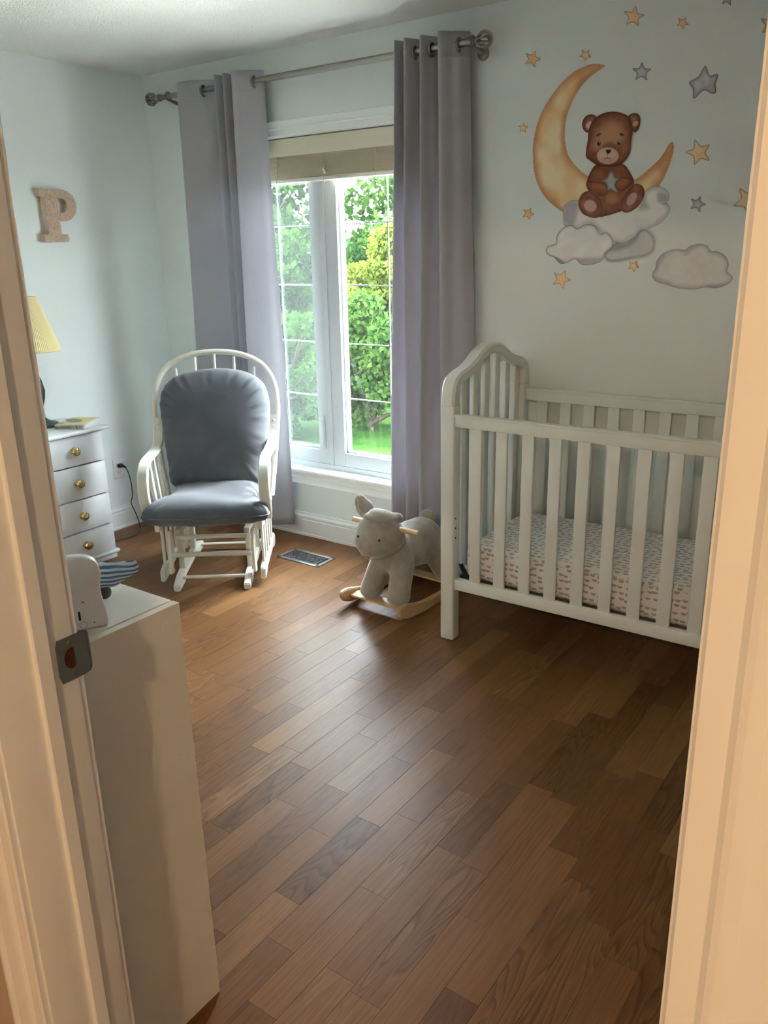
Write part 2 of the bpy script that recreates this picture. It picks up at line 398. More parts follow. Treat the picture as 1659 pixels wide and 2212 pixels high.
# strike plate with D-shaped hole and curved lip
zc = 0.962
hole = [(-2.676+0.0095*math.cos(a)*1.0 if math.cos(a) > 0 else -2.676+0.0125*math.cos(a), zc+0.0165*math.sin(a)) for a in [2*PI*k/24 for k in range(24)]]
hole = [(min(y_, -2.6705), z_) for y_, z_ in hole]
outer = []
for k in range(24):
    a = 2*PI*k/24; c_, s_ = math.cos(a), math.sin(a); t = 1/max(abs(c_)/0.0235, abs(s_)/0.0345)
    outer.append((-2.6755+c_*t, zc+s_*t))
vv = []; 
for (xx) in (DX0, DX0+0.0022):
    vv += [(xx, y_, z_) for y_, z_ in outer]+[(xx, y_, z_) for y_, z_ in hole]
ff = []
for k in range(24):
    j = (k+1) % 24
    ff += [(k, j, 24+j, 24+k), (48+k, 48+24+k, 48+24+j, 48+j), (k, 48+k, 48+j, j), (24+k, 24+j, 72+j, 72+k)]
b = B().raw(vv, ff)
lip = [(DX0+0.001, -2.653), (DX0+0.0014, -2.649), (DX0+0.0004, -2.645), (DX0-0.003, -2.641), (DX0-0.009, -2.639)]
for sg in (0,):
    vv = []; hs = [0.0345, 0.0335, 0.031, 0.026, 0.020]
    for (xx, yy), hh in zip(lip, hs): vv += [(xx, yy, zc-hh), (xx, yy, zc+hh), (xx-0.0016, yy-0.0004, zc-hh), (xx-0.0016, yy-0.0004, zc+hh)]
    ff = []
    for k in range(4):
        a, c = k*4, (k+1)*4; ff += [(a, c, c+1, a+1), (a+2, a+3, c+3, c+2), (a, a+2, c+2, c), (a+1, c+1, c+3, a+3)]
    ff.append((16, 18, 19, 17)); b.raw(vv, ff)
sp = b.obj('strike_plate', M_steel, door, smooth=False)
B().box(DX0-0.001, DX0+0.0006, -2.6885, -2.6700, zc-0.0168, zc+0.0168).obj('latch_hole', M_board, sp, smooth=False)
for dz in (-0.0255, 0.0255):
    b = B().lathe([(0.0045, 0), (0.0045, 0.0006), (0.0038, 0.0012), (0.0015, 0.0014), (0.0012, 0.0006), (0.0002, 0.0006)], (DX0+0.0018, -2.676, zc+dz), 20, 'x')
    b.obj('screw', M_nickel, sp)
# hall lamp (behind the photographer)
hl = empty('ceiling_lamp', (4.0, -4.75, H), 'round flush ceiling lamp in the hallway behind the viewer', 'lamp')
B().lathe([(0.10, 0), (0.10, -0.025), (0.095, -0.03), (0.02, -0.03)], (0, 0, 0), 32).obj('lamp_base', M_nickel, hl)
mg = bpy.data.materials.new('lamp_glass'); mg.use_nodes = True; bb = mg.node_tree.nodes['Principled BSDF']
bb.inputs['Emission Color'].default_value = (1.0, 0.70, 0.42, 1); bb.inputs['Emission Strength'].default_value = HALL = 345.0
B().lathe([(0.085, -0.03), (0.085, -0.06), (0.075, -0.08), (0.05, -0.095), (0.005, -0.10)], (0, 0, 0), 32).obj('lamp_shade', mg, hl)

# ------------------------------------------------------------------ window
win = struct(B().box(WX0, WX0+0.04, 0.055, 0.15, WZ0, WZ1, 0.003).box(WX1-0.04, WX1, 0.055, 0.15, WZ0, WZ1, 0.003)
             .box(WX0+0.04, WX1-0.04, 0.055, 0.15, WZ0, WZ0+0.03, 0.003).box(WX0+0.04, WX1-0.04, 0.055, 0.15, WZ1-0.04, WZ1, 0.003)
             .box(1.158, 1.182, 0.055, 0.15, WZ0+0.03, WZ1-0.04, 0.002).obj('window_1', M_vinyl))
def sash(x0, x1, gx0, gx1, mx, handle, screen):
    yf, yb_ = 0.060, 0.125; gz0, gz1 = 0.489, 1.975
    b = B().box(x0, gx0, yf, yb_, WZ0+0.03, WZ1-0.04, 0.003).box(gx1, x1, yf, yb_, WZ0+0.03, WZ1-0.04, 0.003)
    b.box(gx0, gx1, yf, yb_, WZ0+0.03, gz0, 0.003).box(gx0, gx1, yf, yb_, gz1, WZ1-0.04, 0.003)
    s = b.obj('sash', M_vinyl, win)
    gb = 0.012   # stepped glazing bead
    B().box(gx0, gx0+gb, 0.078, 0.10, gz0, gz1, 0.002).box(gx1-gb, gx1, 0.078, 0.10, gz0, gz1, 0.002).box(gx0, gx1, 0.078, 0.10, gz0, gz0+gb, 0.002).box(gx0, gx1, 0.078, 0.10, gz1-gb, gz1, 0.002).obj('glazing_bead', M_vinyl, s)
    B().box(gx0, gx1, 0.094, 0.097, gz0, gz1).obj('pane', M_glass, s, smooth=False)
    bm_ = mat('muntin_white', rgb(205, 214, 226), 0.4)
    B().box(mx-0.003, mx+0.003, 0.100, 0.106, gz0, gz1).obj('muntin', bm_, s, smooth=False)
    for z_ in (0.489+0.2885, 1.062, 1.353, 1.646):
        B().box(gx0, gx1, 0.100, 0.106, z_-0.003, z_+0.003).obj('muntin', bm_, s, smooth=False)
    if screen: B().box(gx0-0.005, gx1+0.005, 0.111, 0.112, gz0, gz1).obj('insect_screen', M_screen, s, smooth=False)
    if handle:
        h = B().box(handle-0.008, handle+0.008, yf-0.006, yf+0.001, 0.50, 0.68, 0.003)
        h.tube([(handle, yf-0.006, 0.665), (handle+0.004, yf-0.022, 0.655), (handle+0.006, yf-0.026, 0.60), (handle+0.004, yf-0.022, 0.545), (handle, yf-0.018, 0.53)], [0.007, 0.006, 0.0065, 0.006, 0.004], 10)
        h.obj('sash_lock', M_vinyl, s)
sash(WX0+0.04, 1.158, WX0+0.085, 1.082, 0.835, 1.125, True)
sash(1.182, WX1-0.04, 1.258, WX1-0.085, 1.535, None, False)
B().box(WX0-0.0, WX1+0.0, -0.002, 0.055, WZ0-0.006, WZ0+0.004, 0.001).box(WX0-0.07, WX1+0.07, -0.034, 0.004, WZ0-0.018, WZ0+0.004, 0.006).obj('window_sill', M_trim, win)
wcp = [(0.0, 0), (0.0, 0.008), (0.006, 0.012), (0.030, 0.012), (0.036, 0.016), (0.044, 0.014), (0.058, 0.016), (0.066, 0.020), (0.070, 0.020), (0.072, 0.014), (0.072, 0)]
b = B()
b.prism([(WX0-d, -q) for d, q in wcp], 'z', WZ0, WZ1+0.07); b.prism([(WX1+d, -q) for d, q in wcp], 'z', WZ0, WZ1+0.07); b.prism([(-q, WZ1+d) for d, q in wcp], 'x', WX0-0.07, WX1+0.07)
b.prism([(-q, WZ0-0.012-d) for d, q in wcp], 'x', WX0-0.06, WX1+0.06)
b.obj('window_casing', M_trim, win, sharp=0.4)
B().box(WX0, WX0+0.004, 0.0, 0.056, WZ0, WZ1).box(WX1-0.004, WX1, 0.0, 0.056, WZ0, WZ1).box(WX0, WX1, 0.0, 0.056, WZ1-0.004, WZ1).obj('window_reveal', M_trim, win, smooth=False)

# blind drawn up to the top of the window
bl = empty('window_blind', (0, 0, 0), 'cream slatted blind drawn up under the top of the window', 'blind')
M_bl = mat('blind_cream', rgb(214, 206, 182), 0.5); M_bs = mat('blind_slats', rgb(190, 178, 150), 0.55, var=0.08, vscale=5, stretch=(4, 1, 400))
B().box(WX0+0.008, WX1-0.008, 0.004, 0.016, 1.966, 2.047, 0.004).obj('valance', M_bl, bl)
B().box(WX0+0.012, WX1-0.012, 0.017, 0.05, 2.0, 2.047).obj('headrail', M_bl, bl, smooth=False)
z_ = 1.974
for k in range(31):
    dz = 0.0035
    o = B().box(WX0+0.012, WX1-0.012, 0.006+random.uniform(-.0012, .0012), 0.050, z_-0.0027, z_).obj('slat', M_bs, bl, smooth=False)
    z_ -= dz
B().box(WX0+0.012, WX1-0.012, 0.006, 0.050, z_-0.020, z_-0.002, 0.004).obj('bottom_rail', mat('blind_rail', rgb(226, 222, 214), 0.4), bl)
for xx in (0.93, 1.235, 1.54, 0.66):
    b = B()
    pts = [(xx+0.006*math.sin(k*1.9)+random.uniform(-.003, .003), 0.003, 1.962-k*0.0075) for k in range(14)]
    b.strip(pts, (1, 0, 0), 0.013, 0.0015); b.tube([(xx, 0.001, z_+0.01), (xx, 0.001, z_-0.024)], 0.0012, 6); b.ball((xx, 0.001, z_-0.027), 0.004, 10)
    b.obj('ladder_tape', mat('tape', rgb(184, 170, 142), 0.8), bl)
# ------------------------------------------------------------------ outside
grd = struct(B().box(-30, 34, 0.5, 60, -1.1, -1.0).obj('ground', mat('lawn', rgb(20, 36, 11), 0.95, spec=0.0, var=0.3, vscale=3, bump=0.6, bscale=30, bdist=0.03), smooth=False))
LEAF = 0.095
struct(B().box(-6, 10, 0.3, 4.2, -1.0, -0.94).obj('bounce_slab', mat('bounce_pale', rgb(176, 172, 164), 0.9, var=0.06, vscale=4), smooth=False))  # added out of view: pale slab that bounces daylight up to the ceiling
def leaf_mat(name, c1, c2):
    m = bpy.data.materials.new(name); m.use_nodes = True
    n = m.node_tree.nodes; l = m.node_tree.links; b = n['Principled BSDF']; out = n['Material Output']
    at = n.new('ShaderNodeAttribute'); at.attribute_name = 'tone'
    r = n.new('ShaderNodeValToRGB'); r.color_ramp.elements[0].color = tuple(c*LEAF for c in c1[:3])+(1,); r.color_ramp.elements[1].color = tuple(c*LEAF for c in c2[:3])+(1,)
    l.new(at.outputs['Fac'], r.inputs[0]); l.new(r.outputs[0], b.inputs['Base Color']); b.inputs['Roughness'].default_value = 0.6
    b.inputs['Specular IOR Level'].default_value = 0.0
    t = n.new('ShaderNodeBsdfTranslucent'); l.new(r.outputs[0], t.inputs[0])
    ms = n.new('ShaderNodeMixShader'); ms.inputs[0].default_value = 0.4; l.new(b.outputs[0], ms.inputs[1]); l.new(t.outputs[0], ms.inputs[2]); l.new(ms.outputs[0], out.inputs[0])
    return m
M_l1 = leaf_mat('maple_leaf', rgb(62, 104, 48), rgb(128, 172, 84)); M_l2 = leaf_mat('larch_leaf', rgb(112, 144, 50), rgb(186, 206, 96)); M_l3 = leaf_mat('hedge_leaf', rgb(44, 84, 44), rgb(100, 146, 78))
M_bark = mat('bark', rgb(36, 31, 26), 0.95, spec=0.0, var=0.2, vscale=8, bump=0.5, bscale=30, bdist=0.01)
def foliage(name, m, parent, clumps, n, size, droop=0.0):
    """leaf blades scattered in clumps: n pentagon-ish leaves"""
    C_ = np.array([c[0] for c in clumps]); R_ = np.array([c[1] for c in clumps])
    wt = (R_.prod(axis=1))**(2/3); idx = rng.choice(len(clumps), n, p=wt/wt.sum())
    d = rng.normal(size=(n, 3)); d /= np.linalg.norm(d, axis=1)[:, None]
    rad = rng.uniform(0.55, 1.0, n)[:, None]
    c = C_[idx]+d*R_[idx]*rad
    a = rng.normal(size=(n, 3)); a[:, 2] -= droop; a /= np.linalg.norm(a, axis=1)[:, None]
    nrm = d*0.6+rng.normal(size=(n, 3))*0.6+np.array([0, 0, 0.5]); bb = np.cross(a, nrm); bb /= np.linalg.norm(bb, axis=1)[:, None]
    s = (size*rng.uniform(0.6, 1.3, n))[:, None]
    v = np.stack([c, c+a*s*0.45+bb*s*0.42, c+a*s*1.1, c+a*s*0.45-bb*s*0.42], 1).reshape(-1, 3)
    me = bpy.data.meshes.new(name); me.vertices.add(4*n); me.vertices.foreach_set('co', v.ravel())
    me.loops.add(4*n); me.loops.foreach_set('vertex_index', np.arange(4*n)); me.polygons.add(n)
    me.polygons.foreach_set('loop_start', np.arange(0, 4*n, 4)); me.update(calc_edges=True); me.validate()
    me.materials.append(m)
    tt = np.clip(rng.uniform(0, 1, n)*0.6+rng.uniform(0, 1, len(clumps))[idx]*0.4, 0, 1)
    cols = np.repeat(np.stack([tt, tt, tt, np.ones(n)], 1), 4, axis=0); set_tone(me, cols)
    o = bpy.data.objects.new(name, me); COL.objects.link(o); o.parent = parent; o['kind'] = 'stuff'
    return o
def tree(name, label, loc, h, crown_r, n_cl, n_leaf, m, size, z0=1.2, lean=0, clr=(0.5, 0.9), limbs=9):
    t = empty(name, loc, label, 'tree')
    b = B(); tr = [(lean*k/6*0.5+random.uniform(-.08, .08), random.uniform(-.08, .08), h*0.9*k/6) for k in range(7)]
    b.tube(tr, [0.16*(1-k/8)*h/7 for k in range(7)], 8); b.obj('trunk', M_bark, t)
    b = B(); clumps = []
    for k in range(limbs):
        zz = z0+(h*0.85-z0)*k/limbs; i0 = min(6, int(zz/(h*0.9)*6)); p0 = Vector(tr[i0]); p0.z = zz
        an = random.uniform(0, 2*PI); L_ = crown_r*random.uniform(.6, 1.0)*(1.05-0.5*k/limbs)
        p1 = p0+Vector((math.cos(an)*L_*.5, math.sin(an)*L_*.5, L_*.25)); p2 = p0+Vector((math.cos(an)*L_, math.sin(an)*L_, L_*.35))
        b.tube([p0, p1, p2], [0.05, 0.03, 0.008], 6)
        for q in range(3):
            e = p1.lerp(p2, random.random())+Vector((random.uniform(-.7, .7), random.uniform(-.7, .7), random.uniform(-.2, .8))); b.tube([p1.lerp(p2, .3), e], [0.02, 0.004], 5); clumps.append((tuple(e), (random.uniform(*clr),)*2+(random.uniform(*clr)*0.7,)))
    b.obj('branch', M_bark, t)
    while len(clumps) < n_cl:
        an = random.uniform(0, 2*PI); zz = random.uniform(z0, h); fr = math.sqrt(max(0.05, 1-((zz-z0*1.2)/(h-z0*0.9))**2))
        rr = crown_r*fr*random.uniform(.35, 1.0)
        clumps.append(((math.cos(an)*rr, math.sin(an)*rr, zz), (random.uniform(*clr),)*2+(random.uniform(*clr)*0.6,)))
    foliage('leaves', m, t, clumps, n_leaf, size)
    return t
G = -1.0
tree('maple_tree', 'mid green maple with open upper branches against the sky behind the left sash', (-8.7, 10.4, G), 4.9, 1.7, 40, 8500, M_l1, 0.15, 0.8, clr=(0.45, 0.7), limbs=14)
tree('walnut_tree', 'tall pale green tree with long leaves behind the right sash', (-5.4, 11.0, G), 4.9, 1.2, 36, 6500, M_l1, 0.14, 1.9, clr=(0.4, 0.65), limbs=12)
tree('larch_tree', 'yellow-green feathery tree in the middle of the right sash', (-3.5, 7.9, G), 2.8, 0.95, 50, 24000, M_l2, 0.065, 0.9, clr=(0.2, 0.34))
tree('beech_tree', 'darker green bushy tree behind the middle of the left sash', (-13.4, 16.0, G), 3.1, 2.1, 60, 22000, M_l3, 0.14, 0.3, clr=(0.4, 0.7))
tree('hazel_tree', 'low leafy tree in the lower half of the left sash', (-6.7, 8.1, G), 2.5, 0.95, 44, 20000, M_l1, 0.09, 0.1, clr=(0.25, 0.4))
tree('alder_tree', 'dark bushy tree above the lawn in the right sash', (-8.9, 16.0, G), 3.0, 1.5, 56, 20000, M_l3, 0.14, 0.3, clr=(0.4, 0.7))
tree('hawthorn_bush', 'low mid green bush at the bottom of the left sash', (-4.05, 5.3, G), 1.25, 0.6, 34, 14000, M_l1, 0.065, 0.1, clr=(0.18, 0.32), limbs=6)
tree('elder_bush', 'mid green leafy bush under the yellow-green tree at the edge of the lawn', (-3.05, 6.2, G), 1.35, 0.7, 36, 20000, M_l1, 0.075, 0.1, clr=(0.25, 0.38), limbs=6)
hb = empty('hedge', (0, 0, 0), 'dark green hedge along the far end of the lawn', 'hedge')
foliage('leaves', M_l3, hb, [((x_, 23+random.uniform(-.5, .5), G+random.uniform(.5, 2.3)), (1.2, 1.0, 1.0)) for x_ in np.arange(-28, 6, 0.7)], 40000, 0.24)
B().box(-28, 6, 23.6, 24.0, G, G+2.4).obj('stem_mass', mat('hedge_core', rgb(40, 62, 34), 0.95), hb, smooth=False)

# ------------------------------------------------------------------ curtain rod and curtains
ROD_Y, ROD_Z = -0.09, 2.299
rod = empty('curtain_rod', (0, 0, 0), 'brushed nickel curtain rod above the window with open cage finials', 'curtain rod')
B().tube([(0.235, ROD_Y, ROD_Z), (1.0, ROD_Y, ROD_Z)], 0.0125, 20).obj('pole', M_nickel, rod)
B().tube([(0.99, ROD_Y, ROD_Z), (2.075, ROD_Y, ROD_Z)], 0.0145, 20).obj('pole', M_nickel, rod)
for xe, sg in ((0.235, -1), (2.075, 1)):
    f = B().lathe([(0.0165, 0), (0.0175, sg*0.003), (0.0175, sg*0.028), (0.0165, sg*0.03), (0.010, sg*0.032), (0.009, sg*0.04), (0.013, sg*0.043), (0.004, sg*0.046)], (xe, ROD_Y, ROD_Z), 24, 'x').obj('finial', M_nickel, rod)
    b = B(); c_ = (xe+sg*0.074, ROD_Y, ROD_Z)
    for k in range(5): b.torus(c_, 0.030, 0.0034, 'z', 26, 8, rot=Matrix.Rotation(PI*k/5, 3, 'X'))
    b.torus((c_[0]+sg*0.022, c_[1], c_[2]), 0.012, 0.003, 'x', 16, 6)
    b.obj('cage', M_nickel, f)
    xb = xe+(0.06 if sg < 0 else 0.02)
    b = B().lathe([(0.026, 0), (0.026, -0.004), (0.022, -0.008), (0.012, -0.012), (0.002, -0.012)], (xb, 0, ROD_Z-0.03), 28, 'y')
    b.tube([(xb, -0.005, ROD_Z-0.03), (xb, -0.03, ROD_Z-0.028), (xb, -0.07, ROD_Z-0.02), (xb, -0.09, ROD_Z-0.014)], [0.011, 0.009, 0.008, 0.009], 12)
    b.torus((xb, ROD_Y, ROD_Z), 0.0185, 0.004, 'x', 24, 8)
    b.obj('bracket', M_nickel, rod)
def curtain(label, top, bot, holes, z_bot, kink=None):
    o_ = empty('curtain', (0, 0, 0), label, 'curtain')
    tp = spline(top, 14); bt = spline(bot, 14); nu = len(tp); nv = 60; zt = 2.345
    vv = []
    for j in range(nv+1):
        t = j/nv; e = t**1.0
        for i in range(nu):
            x_, y_ = tp[i]*(1-e)+bt[i]*e
            u_ = i/(nu-1); z_ = zt+(z_bot[0]*(1-u_)+z_bot[1]*u_-zt)*t
            y_ += 0.006*math.sin(u_*17+t*5)*t; x_ += 0.004*math.sin(u_*11+t*7)*t
            if kink: x_ += kink(u_, t)
            vv.append((x_, y_, z_))
    ff = []
    hz = [h for h in holes]
    for j in range(nv):
        for i in range(nu-1):
            ff.append((j*nu+i, j*nu+i+1, (j+1)*nu+i+1, (j+1)*nu+i))
    me = new_mesh('panel', vv, ff, M_curtain, True, o_)
    md = me.modifiers.new('s', 'SOLIDIFY'); md.thickness = 0.0016; md.offset = 0
    # stitched hem lines at the top
    for (hx, hy, tilt) in holes:
        r = Matrix.Rotation(tilt, 3, 'Z')
        B().torus((hx, hy, ROD_Z-0.004), 0.0235, 0.0055, 'x', 30, 8, rot=None).obj('grommet', M_nickel, o_)
    b = B()
    for j_ in (2,):
        pts = [(tp[i][0]*(1-0.05)+bt[i][0]*0.05, (tp[i][1]*(1-0.05)+bt[i][1]*0.05)-0.001, zt-0.092) for i in range(nu)]
        b.tube(pts, 0.0011, 5)
    b.obj('hem_stitch', M_curtain, o_)
    return o_
LT = [(0.395, -0.115), (0.425, -0.135), (0.49, -0.125), (0.56, -0.09), (0.615, -0.05), (0.655, -0.045), (0.69, -0.14), (0.715, -0.05), (0.748, -0.14), (0.775, -0.05), (0.812, -0.145), (0.86, -0.125), (0.91, -0.09), (0.932, -0.065), (0.940, -0.058)]
LB = [(0.33, -0.10), (0.385, -0.135), (0.47, -0.13), (0.55, -0.09), (0.60, -0.05), (0.64, -0.05), (0.67, -0.14), (0.695, -0.06), (0.715, -0.13), (0.735, -0.05), (0.77, -0.145), (0.85, -0.135), (0.92, -0.10), (0.96, -0.07), (0.982, -0.06)]
curtain('grey curtain left of the window behind the gliding chair', LT, LB, [(0.56, -0.09, 0), (0.908, -0.09, 0)], (0.05, 0.075))
RT = [(1.725, -0.06), (1.75, -0.135), (1.775, -0.055), (1.80, -0.14), (1.83, -0.09), (1.855, -0.045), (1.875, -0.135), (1.905, -0.09), (1.935, -0.045), (1.965, -0.14), (2.01, -0.105), (2.035, -0.09), (2.055, -0.065), (2.062, -0.055)]
RB = [(1.66, -0.06), (1.69, -0.135), (1.74, -0.055), (1.775, -0.14), (1.81, -0.10), (1.835, -0.055), (1.85, -0.125), (1.90, -0.10), (1.955, -0.055), (1.985, -0.14), (2.04, -0.115), (2.09, -0.09), (2.12, -0.065), (2.13, -0.055)]
def kk(u_, t):
    return 0.0
curtain('grey curtain right of the window beside the crib', RT, RB, [(1.825, -0.09, 0), (1.905, -0.09, 0), (2.035, -0.09, 0)], (0.06, 0.06))

# ------------------------------------------------------------------ wall stickers (flat print)
M_st = bpy.data.materials.new('sticker_print'); M_st.use_nodes = True
n = M_st.node_tree.nodes; l = M_st.node_tree.links; bb = n['Principled BSDF']; out = n['Material Output']
at = n.new('ShaderNodeAttribute'); at.attribute_name = 'print'
l.new(at.outputs['Color'], bb.inputs['Base Color']); bb.inputs['Roughness'].default_value = 0.7; bb.inputs['Specular IOR Level'].default_value = 0.25
tr = n.new('ShaderNodeBsdfTransparent'); ms = n.new('ShaderNodeMixShader'); l.new(at.outputs['Alpha'], ms.inputs[0]); l.new(tr.outputs[0], ms.inputs[1]); l.new(bb.outputs[0], ms.inputs[2]); l.new(ms.outputs[0], out.inputs[0])
def sdist(P, poly):
    """signed distance (positive inside) of points P (N,2) to a closed polygon"""
    A = poly; Bq = np.roll(poly, -1, axis=0); D = Bq-A; dd = (D**2).sum(1)+1e-12
    best = np.full(len(P), 1e9); ins = np.zeros(len(P), bool)
    for a, d, q in zip(A, D, dd):
        w_ = P-a; t = np.clip((w_@d)/q, 0, 1); e = w_-t[:, None]*d; best = np.minimum(best, (e**2).sum(1))
        c1 = (a[1] > P[:, 1]) != ((a+d)[1] > P[:, 1])
        with np.errstate(divide='ignore', invalid='ignore'):
            ins ^= c1 & (P[:, 0] < d[0]*(P[:, 1]-a[1])/(d[1] if d[1] else 1e-12)+a[0])
    return np.where(ins, 1, -1)*np.sqrt(best)
def vnoise(P, s, seed):
    r = np.random.default_rng(seed); g = r.random((64, 64)); q = P*s+500; i = np.floor(q).astype(int); f = q-i; f = f*f*(3-2*f)
    a = g[i[:, 0] % 64, i[:, 1] % 64]; b_ = g[(i[:, 0]+1) % 64, i[:, 1] % 64]; c = g[i[:, 0] % 64, (i[:, 1]+1) % 64]; d = g[(i[:, 0]+1) % 64, (i[:, 1]+1) % 64]
    return (a*(1-f[:, 0])+b_*f[:, 0])*(1-f[:, 1])+(c*(1-f[:, 0])+d*f[:, 0])*f[:, 1]
def S(*c): return np.array([lin(v) for v in c])
def z3(pts): return np.stack(wall_pt(*(np.array([(1100+x/2.968, y/2.968) for x, y in pts]).T)), 1)      # tracing scale of the sticker group
def z6(pts): return np.stack(wall_pt(*(np.array([(1230+x/5.82, 220+y/5.82) for x, y in pts]).T)), 1)
def ell(cx, cy, rx, ry, rot=0, n=28): 
    r = math.radians(rot); return [(cx+rx*math.cos(t)*math.cos(r)-ry*math.sin(t)*math.sin(r), cy+rx*math.cos(t)*math.sin(r)+ry*math.sin(t)*math.cos(r)) for t in [2*PI*k/n for k in range(n)]]
def sticker(name, label, layers, cell, y, group=None):
    """layers: (polygon, fill, edge colour, edge width, alpha, edge softness, mottling, smooth)"""
    polys = []
    for L_ in layers: polys.append(spline(L_['p'], 6, True) if L_.get('sm', True) else np.array(L_['p']))
    base = [k for k, L_ in enumerate(layers) if not L_.get('over')]
    lo = np.min([polys[k].min(0) for k in base], 0)-cell*2; hi = np.max([polys[k].max(0) for k in base], 0)+cell*2
    nx, nz = [int(math.ceil(v/cell))+1 for v in (hi-lo)]
    X, Z = np.meshgrid(np.arange(nx), np.arange(nz)); P = np.stack([X.ravel(), Z.ravel()], 1)*cell+lo
    col = np.zeros((len(P), 3)); al = np.zeros(len(P))
    for k, (L_, po) in enumerate(zip(layers, polys)):
        d = sdist(P, po); soft = L_.get('soft', cell*0.8)
        a = np.clip(d/soft+0.5, 0, 1)*L_.get('a', 1.0)
        c = np.tile(L_['c'], (len(P), 1))
        if 'c2' in L_:
            m_ = np.clip((vnoise(P, L_.get('ns', 18), k+1)*0.65+vnoise(P, L_.get('ns', 18)*2.7, k+9)*0.35-0.35)*2.2, 0, 1)[:, None]; c = c*(1-m_)+L_['c2']*m_
        if 'e' in L_:
            ew = L_['ew']*(0.6+0.8*vnoise(P, 30, k+40)); t = np.clip(1-d/ew, 0, 1)[:, None]**1.3; c = c*(1-t)+L_['e']*t
        if 'line' in L_:
            t = np.clip(1-np.abs(d-cell*0.5)/L_['lw'], 0, 1)[:, None]*L_.get('la', 1.0); c = c*(1-t)+L_['line']*t
        col = np.where(al[:, None] < 1e-4, c, col*(1-a[:, None])+c*a[:, None]); al = al+(1-al)*a if not L_.get('over') else al
    idx = np.arange(nx*nz).reshape(nz, nx); q = np.stack([idx[:-1, :-1], idx[:-1, 1:], idx[1:, 1:], idx[1:, :-1]], -1).reshape(-1, 4)
    q = q[(al[q] > 0.004).any(1)]; used = np.unique(q); re = np.full(nx*nz, -1); re[used] = np.arange(len(used)); q = re[q]
    vv = np.stack([P[used, 0], np.full(len(used), y), P[used, 1]], 1)
    me = bpy.data.meshes.new(name); me.from_pydata(vv.tolist(), [], q.tolist()); me.materials.append(M_st)
    a_ = me.color_attributes.new('print', 'FLOAT_COLOR', 'POINT'); a_.data.foreach_set('color', np.concatenate([col[used], al[used, None]], 1).astype(np.float32).ravel())
    o = bpy.data.objects.new(name, me); COL.objects.link(o); return tag(o, label, 'wall sticker', group)
moon = [(615, 425), (590, 415), (540, 414), (490, 425), (420, 460), (340, 530), (270, 620), (210, 720), (175, 820), (157, 920), (155, 1020), (165, 1110), (190, 1190), (230, 1260), (280, 1310), (345, 1355), (450, 1385), (600, 1390), (750, 1370), (870, 1290), (960, 1190), (1005, 1110), (1035, 1030), (1052, 960), (1050, 925), (1043, 912), (1022, 930), (990, 985), (950, 1035), (890, 1090), (820, 1145), (700, 1190), (600, 1180), (500, 1130), (430, 1070), (380, 1000), (358, 920), (355, 840), (365, 760), (390, 680), (430, 600), (480, 530), (540, 475), (585, 445)]
sticker('moon_sticker', 'large golden brown crescent moon sticker behind the teddy bear', [dict(p=z3(moon), c=S(240, 220, 180), c2=S(232, 194, 142), e=S(186, 114, 58), ew=0.035, line=S(226, 170, 100), lw=0.0025, ns=14),
    dict(p=z3([(615, 425), (560, 415), (490, 430), (440, 480), (440, 560), (500, 520), (560, 465)]), c=S(160, 84, 38), a=0.55, soft=0.03, over=True),
    dict(p=z3([(1052, 940), (1040, 915), (1000, 975), (940, 1050), (960, 1110), (1010, 1080)]), c=S(176, 104, 40), a=0.6, soft=0.03, over=True)], 0.003, -0.0012)
GW = S(230, 226, 229); GD = S(178, 170, 178); GK = S(92, 86, 98)
big = [(350, 1400), (350, 1330), (390, 1290), (440, 1285), (520, 1300), (700, 1300), (800, 1300), (860, 1240), (920, 1200), (975, 1200), (1020, 1235), (1022, 1280), (1010, 1300), (1030, 1340), (1000, 1400), (950, 1440), (880, 1470), (845, 1475), (800, 1520), (740, 1555), (680, 1550), (620, 1520), (590, 1490), (540, 1440), (500, 1440), (440, 1465), (400, 1445), (360, 1445)]
c3 = [(615, 1635), (680, 1560), (750, 1540), (800, 1510), (845, 1475), (890, 1480), (930, 1530), (925, 1600), (870, 1640), (780, 1655), (700, 1672), (640, 1672)]
c2 = [(238, 1612), (250, 1580), (300, 1560), (308, 1510), (350, 1460), (400, 1445), (440, 1465), (490, 1440), (550, 1450), (585, 1500), (625, 1490), (660, 1530), (662, 1580), (615, 1625), (600, 1665), (550, 1690), (470, 1697), (425, 1660), (380, 1680), (330, 1690), (290, 1650), (255, 1635)]
sticker('cloud_sticker', 'faint shadowy cloud sticker low to the right under the teddy bear', [dict(p=z3(c3), c=GW, c2=S(222, 217, 221), e=S(206, 200, 206), ew=0.015, a=0.7, soft=0.022),
    dict(p=z3([(640, 1610), (690, 1565), (760, 1550), (845, 1480), (800, 1560), (720, 1600)]), c=GK, a=0.55, soft=0.016, over=True)], 0.003, -0.0016)
sticker('cloud_sticker', 'long pale cloud sticker the teddy bear sits on', [dict(p=z3(big), c=S(242, 242, 238), c2=S(228, 225, 227), e=S(196, 190, 196), ew=0.024, line=S(222, 220, 222), lw=0.003, a=0.97, soft=0.004, ns=12),
    dict(p=z3([(355, 1420), (360, 1320), (400, 1295), (440, 1300), (430, 1400), (400, 1440)]), c=S(140, 132, 146), a=0.6, soft=0.02, over=True),
    dict(p=z3([(870, 1250), (830, 1340), (900, 1335), (880, 1290)]), c=GK, a=0.45, soft=0.018, over=True), dict(p=z3([(950, 1240), (1000, 1240), (1015, 1280), (960, 1300)]), c=S(140, 132, 146), a=0.6, soft=0.012, over=True),
    dict(p=z3([(975, 1306), (1000, 1310), (1015, 1300), (1000, 1304)]), c=S(40, 34, 46), a=0.9, soft=0.003, over=True)], 0.0025, -0.0020)
